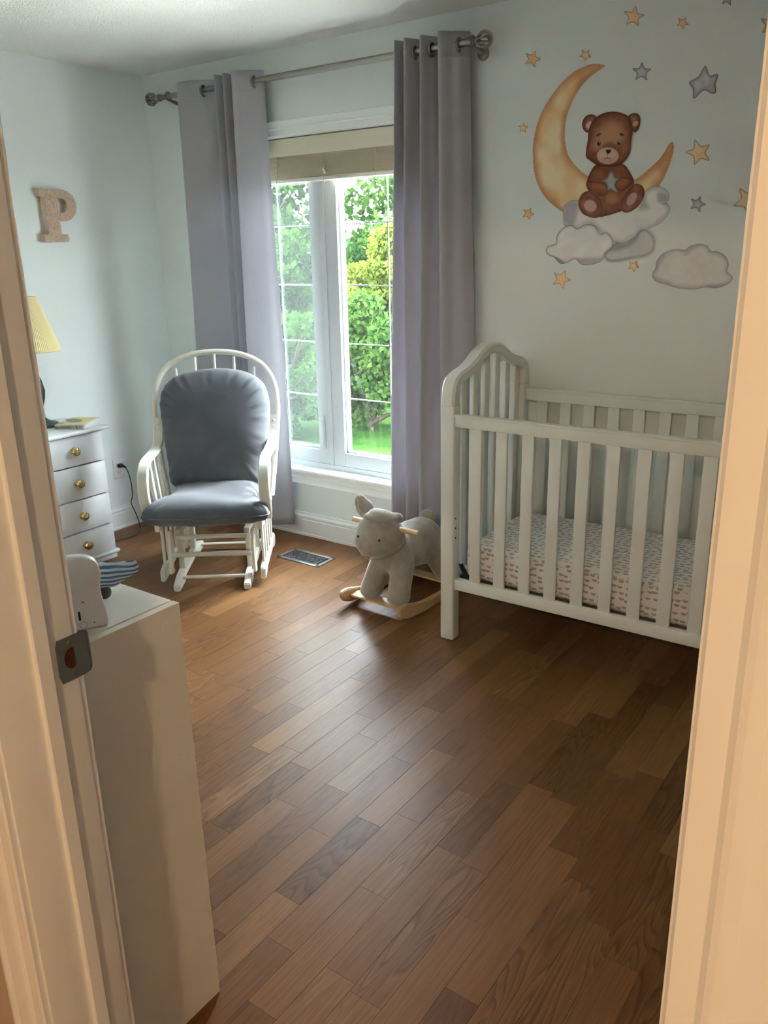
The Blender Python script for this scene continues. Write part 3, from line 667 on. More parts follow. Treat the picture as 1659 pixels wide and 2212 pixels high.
sticker('cloud_sticker', 'pale cloud sticker low to the left overlapping the long cloud', [dict(p=z3(c2), c=S(242, 242, 238), c2=S(232, 229, 230), e=S(200, 194, 200), ew=0.016, line=S(96, 90, 100), lw=0.0022, la=0.6, soft=0.003, a=0.97),
    dict(p=z3([(430, 1660), (450, 1690), (560, 1685), (600, 1650), (520, 1650)]), c=S(150, 142, 154), a=0.6, soft=0.014, over=True), dict(p=z3([(290, 1645), (310, 1680), (360, 1688), (330, 1660)]), c=S(100, 92, 106), a=0.7, soft=0.008, over=True)], 0.0025, -0.0024)
c4 = [(920, 1760), (940, 1720), (950, 1670), (1000, 1620), (1070, 1600), (1130, 1605), (1160, 1580), (1220, 1567), (1270, 1580), (1290, 1610), (1340, 1615), (1390, 1650), (1405, 1700), (1395, 1740), (1430, 1780), (1400, 1820), (1330, 1845), (1260, 1840), (1180, 1855), (1080, 1845), (1000, 1820), (940, 1800)]
sh = lambda pp, a=0.35: dict(p=z3(pp), c=S(150, 144, 154), a=a, soft=0.012, over=True)
sticker('cloud_sticker', 'separate fluffy cloud sticker right of the teddy bear group', [dict(p=z3(c4), c=S(236, 234, 232), c2=S(226, 222, 222), e=S(196, 190, 194), ew=0.02, soft=0.005, a=0.95),
    sh([(935, 1730), (950, 1675), (1000, 1622), (990, 1670), (955, 1720)]), sh([(1125, 1632), (1160, 1590), (1220, 1575), (1180, 1600), (1140, 1634)]), sh([(1290, 1612), (1345, 1620), (1395, 1665), (1330, 1640)]), sh([(930, 1790), (1000, 1825), (1040, 1810), (960, 1780)]), sh([(1270, 1840), (1290, 1822), (1400, 1820), (1330, 1842)], 0.6)], 0.003, -0.0014)
c5 = [(1535, 1720), (1545, 1660), (1590, 1600), (1600, 1530), (1659, 1480), (1760, 1470), (1850, 1560), (1900, 1700), (1850, 1830), (1650, 1840), (1570, 1800)]
sticker('cloud_sticker', 'fluffy cloud sticker cut off by the right edge of the picture', [dict(p=z3(c5), c=S(234, 232, 230), c2=S(220, 216, 218), e=S(172, 166, 176), ew=0.03, soft=0.005, a=0.95), sh([(1600, 1600), (1640, 1585), (1700, 1590), (1650, 1570)], 0.6)], 0.004, -0.0014)
def star_pts(cx, cy, r, ang, k=0.5):
    out_ = []
    for j in range(10):
        rr = r if j % 2 == 0 else r*k; a_ = math.radians(ang)+PI*j/5
        out_.append((cx+rr*math.sin(a_), cy-rr*math.cos(a_)))
    return out_
gold = [(800, 108, 66, 10, 'gold star sticker high above and right of the moon tip'), (1112, 148, 39, 30, 'small gold star sticker at the top right of a larger gold star'), (150, 378, 53, 20, 'gold star sticker left of the moon tip nearest the curtain rod finial'),
        (488, 352, 37, -34, 'small gold star sticker directly above the moon tip'), (90, 820, 32, 5, 'tiny gold star sticker left of the middle of the moon'), (122, 1370, 38, 25, 'small gold star sticker at the lower left of the moon'),
        (335, 1790, 60, 23, 'gold star sticker below the lower left cloud'), (797, 1706, 36, 30, 'small gold star sticker between the bear clouds and the separate cloud'), (1216, 978, 80, -17, 'large gold star sticker just right of the moon horn'),
        (1535, 1288, 96, 36, 'largest gold star sticker lower right above the separate cloud'), (1680, 160, 72, 12, 'gold star sticker cut off by the right edge near the top')]
for k, (cx, cy, r, an, lb) in enumerate(gold):
    sticker('star_sticker', lb, [dict(p=z3(star_pts(cx, cy, r*1.04, an)), c=S(240, 208, 164), c2=S(230, 190, 140), e=S(210, 164, 116), ew=0.006, line=S(172, 118, 76), lw=0.0016, la=0.6, ns=40)], max(0.0012, r*0.00003), -0.0014)
grey = [(850, 462, 60, 2, 'small grey star sticker right of the moon tip'), (1208, 1308, 52, 20, 'small grey star sticker below the large gold star'), (1668, 775, 52, 18, 'grey star sticker cut off by the right edge at moon height'), (1400, -8, 46, 10, 'grey star sticker cut off by the top edge of the picture')]
for cx, cy, r, an, lb in grey:
    sticker('star_sticker', lb, [dict(p=z3(star_pts(cx, cy, r*1.04, an)), c=S(206, 202, 206), c2=S(182, 178, 184), e=S(150, 146, 154), ew=0.008, line=S(84, 82, 92), lw=0.0016, la=0.8, ns=40)], 0.0014, -0.0014)
gs = [(1258, 422), (1285, 485), (1338, 478), (1322, 540), (1325, 590), (1300, 600), (1245, 580), (1185, 632), (1178, 570), (1155, 528), (1215, 490)]
sticker('star_sticker', 'large rounded grey star sticker at the upper right', [dict(p=z3(gs), c=S(208, 204, 208), c2=S(184, 180, 186), e=S(152, 148, 156), ew=0.014, line=S(70, 68, 78), lw=0.0018, la=0.9, ns=26),
    dict(p=z3([(1250, 490), (1275, 480), (1285, 530), (1260, 545)]), c=S(222, 220, 222), a=0.6, soft=0.01, over=True)], 0.0018, -0.0014)
# the teddy bear print
BR = S(122, 70, 50); BD = S(82, 38, 24); BLt = S(176, 132, 100); PK = S(206, 168, 164)
fur = dict(c=BR, c2=S(146, 92, 62), e=BD, ew=0.016, line=BD, lw=0.0016, la=0.7, ns=34)
def lay(p, **k): q = dict(fur); q.update(k); q['p'] = z6(p); return q
def glow(p, c, a, soft): return dict(p=z6(p), c=c, a=a, soft=soft, over=True)
L_ = [lay([(330, 800), (270, 880), (235, 960), (215, 1040), (240, 1110), (300, 1200), (360, 1430), (480, 1430), (640, 1380), (740, 1340), (780, 1150), (815, 1010), (760, 880), (700, 800), (600, 770), (450, 780)]),
      glow(ell(540, 1220, 85, 65), S(170, 122, 84), 0.75, 0.016), glow([(300, 900), (400, 860), (430, 960), (300, 990)], S(150, 98, 66), 0.5, 0.02),
      lay([(340, 195), (290, 160), (220, 175), (175, 230), (165, 300), (190, 365), (240, 385), (300, 320)], c2=S(160, 104, 76)), lay([(740, 190), (800, 145), (860, 150), (890, 200), (890, 290), (860, 360), (810, 380), (760, 300)]),
      dict(p=z6([(290, 240), (235, 250), (203, 300), (235, 350), (280, 310)]), c=PK, e=S(150, 92, 80), ew=0.005), dict(p=z6([(865, 240), (815, 245), (790, 290), (820, 318), (865, 290)]), c=PK, e=S(150, 92, 80), ew=0.005),
      lay([(545, 122), (650, 138), (735, 178), (785, 260), (796, 380), (782, 500), (770, 620), (735, 700), (660, 785), (560, 820), (450, 818), (350, 795), (250, 730), (212, 690), (215, 600), (235, 480), (245, 370), (285, 255), (360, 180), (450, 138)], ew=0.022),
      glow([(440, 290), (540, 250), (640, 290), (690, 400), (640, 520), (540, 560), (420, 560), (330, 600), (300, 520), (350, 400)], BLt, 0.9, 0.03), glow([(690, 520), (740, 470), (740, 600), (680, 640), (650, 580)], S(160, 108, 78), 0.5, 0.02),
      glow([(430, 560), (480, 510), (540, 505), (600, 560), (560, 590), (450, 590)], S(104, 54, 34), 0.75, 0.014),
      dict(p=z6(ell(485, 678, 137, 104)), c=S(206, 172, 150), c2=S(196, 158, 136), e=S(196, 138, 122), ew=0.010, line=S(214, 170, 150), lw=0.0018),
      glow([(380, 700), (420, 745), (490, 760), (560, 740), (590, 690), (560, 710), (490, 725), (420, 715)], S(176, 116, 96), 0.6, 0.006),
      glow([(462, 612), (480, 603), (525, 604), (522, 632), (500, 650), (478, 648)], S(48, 24, 22), 1, 0.002), glow([(482, 645), (488, 645), (488, 705), (482, 705)], S(70, 36, 30), 0.9, 0.0015),
      glow([(415, 688), (430, 700), (450, 708), (485, 700), (525, 708), (545, 688), (525, 716), (485, 712), (448, 716), (428, 708)], S(80, 40, 32), 0.9, 0.0015),
      glow(ell(375, 523, 22, 31, 8), S(38, 30, 28), 1, 0.0025), glow(ell(625, 518, 20, 29, 0), S(38, 30, 28), 1, 0.0025), glow(ell(380, 508, 7, 9, 0, 10), S(220, 220, 215), 0.9, 0.001), glow(ell(630, 505, 6, 8, 0, 10), S(220, 220, 215), 0.9, 0.001),
      glow(ell(372, 415, 32, 15, -32), S(44, 24, 22), 0.9, 0.003), glow(ell(660, 412, 28, 15, 18), S(44, 24, 22), 0.9, 0.003),
      dict(p=z6([(530, 865), (560, 900), (580, 950), (640, 958), (590, 1010), (585, 1060), (610, 1110), (600, 1138), (560, 1125), (520, 1098), (480, 1120), (478, 1060), (450, 1010), (405, 1000), (480, 950), (500, 900)]), c=S(176, 178, 176), c2=S(148, 152, 152), e=S(104, 106, 106), ew=0.010, over=True),
      dict(lay([(215, 1000), (290, 1000), (390, 1010), (468, 1050), (480, 1130), (440, 1180), (370, 1180), (280, 1120), (225, 1070)], ew=0.01), over=True), glow(ell(360, 1060, 80, 35, 10), S(168, 112, 76), 0.55, 0.012),
      dict(lay([(815, 1000), (740, 950), (660, 950), (600, 1000), (580, 1060), (610, 1110), (680, 1118), (760, 1060)], ew=0.01), over=True), glow(ell(670, 1020, 65, 40, -10), S(160, 112, 74), 0.55, 0.012),
      lay([(125, 1230), (170, 1150), (250, 1120), (350, 1160), (415, 1250), (428, 1370), (370, 1450), (280, 1455), (170, 1405), (120, 1310)], c2=S(158, 104, 78), line=S(190, 140, 112), ew=0.012), dict(p=z6(ell(265, 1308, 88, 80, 35)), c=PK, c2=S(190, 150, 152), e=S(140, 82, 72), ew=0.006),
      lay([(640, 1280), (690, 1170), (760, 1080), (840, 1030), (920, 1060), (950, 1150), (920, 1240), (850, 1330), (740, 1392), (660, 1370)], c2=S(158, 104, 78), line=S(190, 140, 112), ew=0.012), dict(p=z6(ell(786, 1222, 58, 98, 32)), c=PK, c2=S(190, 150, 152), e=S(140, 82, 72), ew=0.006)]
sticker('teddy_bear_sticker', 'brown teddy bear sticker seated on a cloud and holding a grey star', L_, 0.0012, -0.0030)
# ------------------------------------------------------------------ wall letter with roses
pl = empty('wall_letter', (0, 0, 0), 'beige letter P covered in small roses on the left wall', 'letter')
M_ltr = mat('letter_card', rgb(196, 170, 148), 0.85, var=0.1, vscale=30); M_rose = mat('paper_rose', rgb(206, 184, 164), 0.85)
def yz(p): return [(-0.745+a*0.205, 1.592+c*0.25) for a, c in p]
arc = [(0.62+0.38*math.sin(t), 0.70+0.30*math.cos(t)) for t in [PI*k/14 for k in range(15)]]
outp = yz([(0.0, 1.0), (0.62, 1.0)]+arc[1:]+[(0.48, 0.40), (0.48, 0.15), (0.66, 0.15), (0.66, 0.0), (0.0, 0.0), (0.0, 0.15), (0.12, 0.15), (0.12, 0.85), (0.0, 0.85)])
hol = yz([(0.60+0.13*math.sin(t), 0.70+0.135*math.cos(t)) for t in [PI*k/10 for k in range(11)]]+[(0.47, 0.565), (0.47, 0.835)])
# front as outline with a hole: bridge cut
def ring_prism(b, out_, inn, xa, xb):
    bm = bmesh.new()
    def loop(pts, x): 
        vs = [bm.verts.new((x, y, z)) for y, z in pts]; return vs, [bm.edges.new((vs[i], vs[(i+1) % len(vs)])) for i in range(len(vs))]
    o0, e0 = loop(out_, xb); i0, f0 = loop(inn, xb); bmesh.ops.triangle_fill(bm, edges=e0+f0, use_beauty=True)
    o1, _ = loop(out_, xa); i1, _ = loop(inn, xa)
    for A_, C_ in ((o0, o1), (i0, i1)):
        for k in range(len(A_)): bm.faces.new((A_[k], A_[(k+1) % len(A_)], C_[(k+1) % len(A_)], C_[k]))
    b.merge(bm)
b = B(); ring_prism(b, outp, hol, 0.002, 0.036); b.obj('letter_body', M_ltr, pl, smooth=False)
oa, ha = np.array(outp), np.array(hol)
pts = []; tries = 0
while len(pts) < 95 and tries < 9000:
    tries += 1; q = np.array([[rng.uniform(-0.745, -0.54), rng.uniform(1.592, 1.842)]])
    if sdist(q, oa)[0] > 0.006 and sdist(q, ha)[0] < -0.005:
        r = rng.uniform(0.006, 0.013)
        if all((q[0, 0]-a)**2+(q[0, 1]-c)**2 > ((r+rr)*0.8)**2 for a, c, rr in pts): pts.append((q[0, 0], q[0, 1], r))
for (a, c, r) in pts:
    bb_ = B()
    for m_, (f1, hh) in enumerate(((1.0, 0.006), (0.68, 0.009), (0.36, 0.011))):
        bb_.torus((0.036+hh*0.5, a+random.uniform(-.0006, .0006), c), r*f1*0.85, r*0.16, 'x', 12, 5)
    bb_.ball((0.0355, a, c), (0.004, r*0.8, r*0.8), 8)
    bb_.obj('rose', M_rose, pl)

# ------------------------------------------------------------------ outlet, cord
ou = empty('wall_outlet', (0, -0.455, 0.352), 'white electrical outlet low on the left wall', 'outlet')
B().box(0, 0.006, -0.036, 0.036, -0.058, 0.058, 0.003).obj('cover_plate', M_plaswhite, ou)
for dz in (0.02, -0.02):
    b = B().box(0.004, 0.008, -0.017, 0.017, dz-0.014, dz+0.014, 0.004).obj('socket', M_plaswhite, ou)
    B().box(0.0075, 0.0084, -0.008, -0.006, dz-0.003, dz+0.006).box(0.0075, 0.0084, 0.006, 0.008, dz-0.003, dz+0.006).ball((0.0078, 0, dz-0.008), (0.001, 0.0025, 0.0025), 8).obj('slot', M_dark, b, smooth=False)
tag(ou, 'white electrical outlet low on the left wall', 'outlet')
co = empty('power_cord', (0, 0, 0), 'black lamp cord plugged into the outlet and running down behind the dresser', 'cord')
B().box(0.0085, 0.034, -0.470, -0.442, 0.362, 0.384, 0.005).tube([(0.030, -0.455, 0.373), (0.045, -0.450, 0.370), (0.055, -0.443, 0.360)], [0.009, 0.007, 0.004], 10).obj('plug', M_black, co)
pp = spline([(0.050, -0.447, 0.365), (0.062, -0.437, 0.33), (0.067, -0.430, 0.26), (0.064, -0.431, 0.19), (0.058, -0.440, 0.15), (0.075, -0.430, 0.09), (0.115, -0.440, 0.02), (0.165, -0.490, 0.0032), (0.192, -0.535, 0.0032), (0.185, -0.60, 0.0032), (0.172, -0.66, 0.0032), (0.155, -0.755, 0.0032)], 8)
B().tube([tuple(q) for q in pp], 0.0028, 8).obj('cable', M_black, co)

# ------------------------------------------------------------------ narrow dresser
DR = empty('dresser', (0, 0, 0), 'narrow white four-drawer chest with round brass knobs against the left wall', 'dresser')
y0, y1, xf = -1.135, -0.805, 0.372
B().box(0.02, xf, y0, y0+0.016, 0.04, 0.69).box(0.02, xf, y1-0.016, y1, 0.04, 0.69).box(0.02, 0.03, y0, y1, 0.04, 0.69).box(0.02, xf-0.004, y0, y1, 0.04, 0.055).obj('case', M_dress, DR, smooth=False)
B().box(0.018, 0.402, y0-0.035, y1+0.035, 0.686, 0.706, 0.008, seg=3).obj('top', M_dress, DR)
B().box(0.02, 0.392, y0-0.018, y1+0.018, 0.028, 0.046, 0.007, seg=3).box(0.03, 0.378, y0-0.004, y1+0.004, 0.0, 0.03, 0.002).obj('plinth', M_dress, DR)
for (za, zb) in ((0.534, 0.682), (0.362, 0.528), (0.195, 0.356), (0.050, 0.189)):
    d = B().box(xf-0.01, xf+0.010, y0+0.001, y1-0.001, za, zb, 0.004).obj('drawer', M_dress, DR)
    B().lathe([(0.019, 0), (0.019, 0.003), (0.010, 0.006), (0.009, 0.012), (0.019, 0.015), (0.0225, 0.020), (0.021, 0.025), (0.015, 0.029), (0.006, 0.031), (0.0005, 0.0315)], (xf+0.010, -0.975, (za+zb)/2), 32, 'x').obj('knob', M_brass, d)
lampo = empty('table_lamp', (0.135, -0.962, 0.706), 'table lamp with a pleated cream shade and dark round base on the dresser', 'lamp')
B().lathe([(0.073, 0), (0.075, 0.006), (0.072, 0.014), (0.056, 0.022), (0.03, 0.030), (0.014, 0.045), (0.012, 0.10), (0.024, 0.14), (0.030, 0.18), (0.020, 0.23), (0.009, 0.26), (0.008, 0.40)], (0, 0, 0), 36).obj('lamp_base', mat('lamp_dark', rgb(44, 48, 52), 0.3), lampo)
b = B(); NP = 176; vv = []
for (r, h) in ((0.130, 0.375), (0.130, 0.381), (0.052, 0.628), (0.052, 0.634)):
    for k in range(NP): rr = r+(0.0022 if k % 2 else -0.0022)*(r/0.15 if True else 1); t = 2*PI*k/NP; vv.append((rr*math.cos(t), rr*math.sin(t), h))
b.raw(vv, [(i*NP+k, i*NP+(k+1) % NP, (i+1)*NP+(k+1) % NP, (i+1)*NP+k) for i in range(3) for k in range(NP)])
sh_ = b.obj('lamp_shade', mat('shade_cream', rgb(232, 218, 168), 0.8), lampo, smooth=False)
md = sh_.modifiers.new('s', 'SOLIDIFY'); md.thickness = 0.002
B().torus((0, 0, 0.378), 0.130, 0.0035, 'z', 60, 6).torus((0, 0, 0.632), 0.052, 0.003, 'z', 40, 6).obj('shade_trim', mat('trim_cream', rgb(222, 206, 158), 0.8), sh_)
# alphabet board book
A_ = np.array([0.387, -0.905]); sd_ = np.array([-0.855, -0.518]); wd_ = np.array([-0.695, 0.719]); sd_ /= np.linalg.norm(sd_)
wd_ = np.array([sd_[1], -sd_[0]])
ang = math.atan2(sd_[1], sd_[0])
bk = empty('book', (A_[0], A_[1], 0.706), 'yellow alphabet picture book lying beside the lamp on the dresser', 'book', ang)
# local x runs along the spine away from the corner, local y = -cover width
BLn, BW, BT = 0.15, 0.20, 0.023
B().box(0, BLn, -BW, 0, BT-0.003, BT, 0.001).box(0, BLn, -BW, 0, 0, 0.003, 0.001).box(0, BLn, -0.003, 0, 0, BT, 0.001).obj('cover', mat('cover_white', rgb(226, 226, 220), 0.4), bk)
B().box(0.004, BLn-0.004, -BW+0.004, -0.003, 0.003, BT-0.003).obj('pages', mat('pages', rgb(236, 234, 226), 0.8, bump=0.2, bscale=20, stretch=(1, 1, 60)), bk, smooth=False)
B().box(0.016, BLn-0.012, -BW+0.014, -0.014, BT, BT+0.0004).obj('cover_picture', mat('cover_yellow', rgb(226, 206, 104), 0.4), bk, smooth=False)
bb_ = spline([(0.05, -0.07), (0.06, -0.12), (0.10, -0.15), (0.15, -0.15), (0.145, -0.12), (0.13, -0.09), (0.09, -0.06)], 5, True)
B().prism([tuple(q) for q in bb_], 'z', BT+0.0004, BT+0.0008).obj('printed_animal', mat('print_grey', rgb(140, 132, 128), 0.5), bk, smooth=False)
bb_ = spline([(0.12, -0.035), (0.13, -0.055), (0.15, -0.055), (0.158, -0.04), (0.14, -0.025)], 5, True)
B().prism([tuple(q) for q in bb_], 'z', BT+0.0004, BT+0.0008).obj('printed_animal', mat('print_olive', rgb(168, 156, 84), 0.5), bk, smooth=False)
B().box(0.006, BLn-0.002, 0.0, 0.0004, 0.0015, BT-0.0035).obj('spine_print', mat('spine_grey', rgb(176, 172, 164), 0.5), bk, smooth=False)
B().box(0.033, 0.038, 0.0004, 0.0008, 0.001, BT-0.003).obj('spine_band', mat('spine_green', rgb(30, 110, 84), 0.5), bk, smooth=False)
B().ball((0.021, 0.0006, 0.0105), (0.0042, 0.0006, 0.0042), 14).obj('spine_dot', mat('spine_red', rgb(170, 56, 52), 0.5), bk)
def text_mesh(name, body, size, m, parent, mw, extrude=0.0002):
    cu = bpy.data.curves.new('t', 'FONT'); cu.body = body; cu.size = size; cu.extrude = extrude; cu.align_x = 'CENTER'; cu.align_y = 'CENTER'
    to = bpy.data.objects.new('t', cu); COL.objects.link(to); dg = bpy.context.evaluated_depsgraph_get(); dg.update()
    me = bpy.data.meshes.new_from_object(to.evaluated_get(dg)); bpy.data.objects.remove(to); bpy.data.curves.remove(cu)
    me.transform(mw); me.materials.append(m); me.name = name
    o = bpy.data.objects.new(name, me); COL.objects.link(o); o.parent = parent; return o
# text stands on the spine face (local +y normal); read from outside: x flips
mw = Matrix(((-1, 0, 0, 0.108), (0, 0, 1, 0.0006), (0, 1, 0, 0.0105), (0, 0, 0, 1)))
text_mesh('spine_title', 'First Alphabet', 0.0155, M_black, bk, mw)

# ------------------------------------------------------------------ gliding chair (local: x across, y to the back, z up; faces -y)
GC = empty('gliding_chair', (1.138, -0.836, 0), 'white spindle-back gliding chair with grey velour cushions in the window corner', 'chair', math.atan2(0.606, 0.795))
def gp(name, b, **k): return b.obj(name, M_gliderw, GC, **k)
for sx in (-1, 1):
    # base runner
    x = sx*0.165
    poly = [(-0.02, 0.0), (0.10, 0.0), (0.14, 0.022), (0.46, 0.022), (0.50, 0.0), (0.62, 0.0), (0.62, 0.03), (0.54, 0.052), (0.42, 0.062), (0.16, 0.062), (0.06, 0.055), (-0.02, 0.03)]
    gp('base_runner', B().prism(poly, 'x', x-0.016, x+0.016, 0.004))
    gp('base_post', B().box(x-0.014, x+0.014, 0.13, 0.17, 0.055, 0.255, 0.005).box(x-0.014, x+0.014, 0.40, 0.44, 0.055, 0.255, 0.005).box(x-0.014, x+0.014, 0.10, 0.46, 0.235, 0.27, 0.006))
    # swing arms hang from the base top and carry the outer side frame
    for yb2 in (0.085, 0.445):
        xa = sx*0.196
        b = B().strip([(xa, yb2+0.0, 0.27), (xa, yb2-0.012, 0.17), (xa+sx*0.004, yb2-0.03, 0.065)], (0, 1, 0), [0.044, 0.040, 0.044], 0.016)
        b.lathe([(0.008, -0.012), (0.008, 0.012)], (xa, yb2, 0.25), 12, 'x').lathe([(0.008, -0.012), (0.008, 0.012)], (xa, yb2-0.028, 0.08), 12, 'x')
        gp('swing_arm', b)
    # outer side frame: lower rail, seat rail, short spindles between, arm with spindles
    xo = sx*0.238
    gp('lower_rail', B().prism([(0.03, 0.032), (0.10, 0.032), (0.15, 0.05), (0.42, 0.05), (0.47, 0.032), (0.53, 0.032), (0.545, 0.075), (0.50, 0.105), (0.40, 0.085), (0.18, 0.085), (0.10, 0.10), (0.035, 0.085)], 'x', xo-0.012, xo+0.012, 0.004))
    gp('seat_rail', B().box(xo-0.013, xo+0.013, 0.02, 0.50, 0.285, 0.335, 0.006))
    for k in range(5):
        yy = 0.10+k*0.09; gp('lower_spindle', B().strip([(xo, yy, 0.078), (xo, yy, 0.18), (xo, yy, 0.292)], (0, 1, 0), 0.024, 0.011))
    xr = sx*0.275
    path = spline([(xr-sx*0.005, 0.055, 0.335), (xr, 0.02, 0.40), (xr+sx*0.0, 0.0, 0.48), (xr, 0.012, 0.555), (xr, 0.055, 0.598), (xr, 0.13, 0.612), (xr+sx*0.003, 0.25, 0.612), (xr+sx*0.006, 0.36, 0.618), (xr+sx*0.010, 0.42, 0.64), (xr+sx*0.014, 0.455, 0.69), (xr+sx*0.016, 0.475, 0.74)], 5)
    gp('armrest', B().strip([tuple(q) for q in path], (1, 0, 0), 0.052, 0.020, 0.3))
    for (ya, yb3) in ((0.13, 0.09), (0.21, 0.18), (0.29, 0.27), (0.37, 0.36)):
        gp('arm_spindle', B().tube([(xo, yb3, 0.33), (xo+sx*0.012, (ya+yb3)/2-0.005, 0.40), (xo+sx*0.02, (ya+yb3)/2, 0.47), (xr-sx*0.006, ya, 0.605)], [0.006, 0.010, 0.011, 0.006], 10))
    for zz in (0.685, 0.715): gp('bolt', B().lathe([(0.008, 0), (0.008, -0.004), (0.004, -0.007), (0.0005, -0.0075)], (xr+sx*0.014, 0.447+(zz-0.685)*0.3, zz), 14, 'y'))
# back hoop
hp = [(-0.262, 0.40, 0.34), (-0.285, 0.435, 0.52), (-0.302, 0.47, 0.68), (-0.308, 0.50, 0.79), (-0.292, 0.53, 0.90), (-0.235, 0.555, 0.985), (-0.13, 0.568, 1.035), (0.0, 0.572, 1.05), (0.13, 0.568, 1.035), (0.235, 0.555, 0.985), (0.292, 0.53, 0.90), (0.308, 0.50, 0.79), (0.302, 0.47, 0.68), (0.285, 0.435, 0.52), (0.262, 0.40, 0.34)]
gp('back_hoop', B().strip([tuple(q) for q in spline(hp, 6)], [(0, -1, 0.3)]*0 or (0, 1, -0.3), 0.030, 0.026, 0.35))
for k, xx in enumerate((-0.196, -0.098, 0.0, 0.098, 0.196)):
    zt_ = 1.045-0.09*(abs(xx)/0.225)**2.2*1.0-0.005
    gp('back_spindle', B().tube([(xx*0.82, 0.425, 0.33), (xx*0.92, 0.48, 0.62), (xx, 0.565-(1.045-zt_)*0.2, zt_)], [0.007, 0.010, 0.007], 10))
gp('front_seat_rail', B().box(-0.226, 0.226, 0.09, 0.115, 0.290, 0.324, 0.006)); gp('rear_seat_rail', B().box(-0.25, 0.25, 0.42, 0.45, 0.285, 0.330, 0.006))
for k in range(5): gp('seat_slat', B().box(-0.25, 0.25, 0.08+k*0.07, 0.12+k*0.07, 0.317, 0.326, 0.003))
gp('stretcher', B().tube([(-0.17, 0.09, 0.235), (0.17, 0.09, 0.235)], 0.011, 12)); gp('stretcher', B().tube([(-0.19, 0.05, 0.16), (0.19, 0.05, 0.16)], 0.012, 12))
gp('stretcher', B().tube([(-0.165, 0.06, 0.040), (0.165, 0.06, 0.040)], 0.009, 12)); gp('stretcher', B().tube([(-0.165, 0.54, 0.035), (0.165, 0.54, 0.035)], 0.009, 12))
def pillow(name, outline, tf, tb, frame, m, parent, wr=0.01, nw=22, seam=None, seed=1, rings=30, pw=3.2, s0=0.7):
    """a stuffed cushion: outline in the plane (u, v), thickness along n; frame = (origin, u, v, n)"""
    O_, U, V_, N_ = [np.array(q, float) for q in frame]; P = spline(outline, 10, True); n_ = len(P); c = P.mean(0); r = np.random.default_rng(seed)
    ph = r.uniform(0, 6.28, 8); vv = []; ff = []
    arc_ = np.linspace(0, 2*PI, n_, endpoint=False)
    def ring(s, sgn):
        th = (tf if sgn > 0 else tb)*(1-s**pw)**0.5
        fr = np.sin(nw*arc_+ph[0]+2.2*np.sin(2*arc_+ph[1]))*0.6+np.sin(nw*1.7*arc_+ph[2])*0.4
        wv = wr*fr*np.clip((s-s0)/(0.95-s0), 0, 1)*(0.35+0.65*(np.sin(3*arc_+ph[5])*0.5+0.5))*(1 if s < 0.999 else 0.2)
        q = c+(P-c)*s
        un = 0.008*np.sin(q[:, 0]*9+q[:, 1]*15+ph[6])*(1-s)**0.5+0.006*np.sin(q[:, 0]*13+ph[3])*np.sin(q[:, 1]*11+ph[4])*(1-s)
        for k in range(n_): vv.append(O_+U*q[k, 0]+V_*q[k, 1]+N_*sgn*(th+wv[k]+un[k]))
    ss = [math.sin(0.5*PI*(k+1)/rings) for k in range(rings)]
    for s in ss: ring(s, 1)
    for s in ss[::-1][1:]: ring(s, -1)
    R_ = 2*rings-1
    for i_ in range(R_-1):
        for k in range(n_): ff.append((i_*n_+k, i_*n_+(k+1) % n_, (i_+1)*n_+(k+1) % n_, (i_+1)*n_+k))
    ff.append(tuple(range(n_))[::-1]); ff.append(tuple((R_-1)*n_+k for k in range(n_)))
    o = B().raw(vv, ff).obj(name, m, parent, sharp=3.0)
    if seam:
        pts_ = [tuple(O_+U*q[0]*1.004+V_*q[1]*1.004) for q in np.vstack([P, P[:1]])]
        B().tube(pts_, 0.004, 6).obj('piping', mat('piping_grey', rgb(84, 86, 90), 0.7), o)
    return o
# back cushion: leans with the hoop
vdir = np.array([0, 0.24, 0.97]); vdir /= np.linalg.norm(vdir); ndir = np.array([0, -0.97, 0.24]); ndir /= np.linalg.norm(ndir)
bo = [(-0.222, 0.0), (-0.240, 0.10), (-0.254, 0.22), (-0.266, 0.34), (-0.268, 0.42), (-0.245, 0.49), (-0.18, 0.545), (-0.06, 0.572), (0.06, 0.575), (0.17, 0.553), (0.245, 0.50), (0.272, 0.42), (0.274, 0.33), (0.262, 0.20), (0.236, 0.09), (0.205, 0.0), (0.10, -0.015), (-0.09, -0.015)]
pillow('back_cushion', bo, 0.105, 0.035, ((0.0, 0.365, 0.415), (1, 0, 0), vdir, ndir), M_grey, GC, 0.009, 26, None, 3, pw=4.0, s0=0.66)
so_ = [(-0.28, -0.045), (-0.285, 0.00), (-0.262, 0.07), (-0.22, 0.12), (-0.205, 0.25), (-0.20, 0.42), (-0.10, 0.44), (0.10, 0.44), (0.20, 0.42), (0.21, 0.25), (0.225, 0.12), (0.262, 0.07), (0.288, 0.00), (0.28, -0.045), (0.20, -0.068), (0.0, -0.075), (-0.20, -0.068)]
pillow('seat_cushion', so_, 0.066, 0.050, ((0.0, 0.0, 0.376), (1, 0, 0), (0, 1, 0.02), (0, 0, 1)), M_grey, GC, 0.008, 24, True, 5, pw=7.0, s0=0.8)

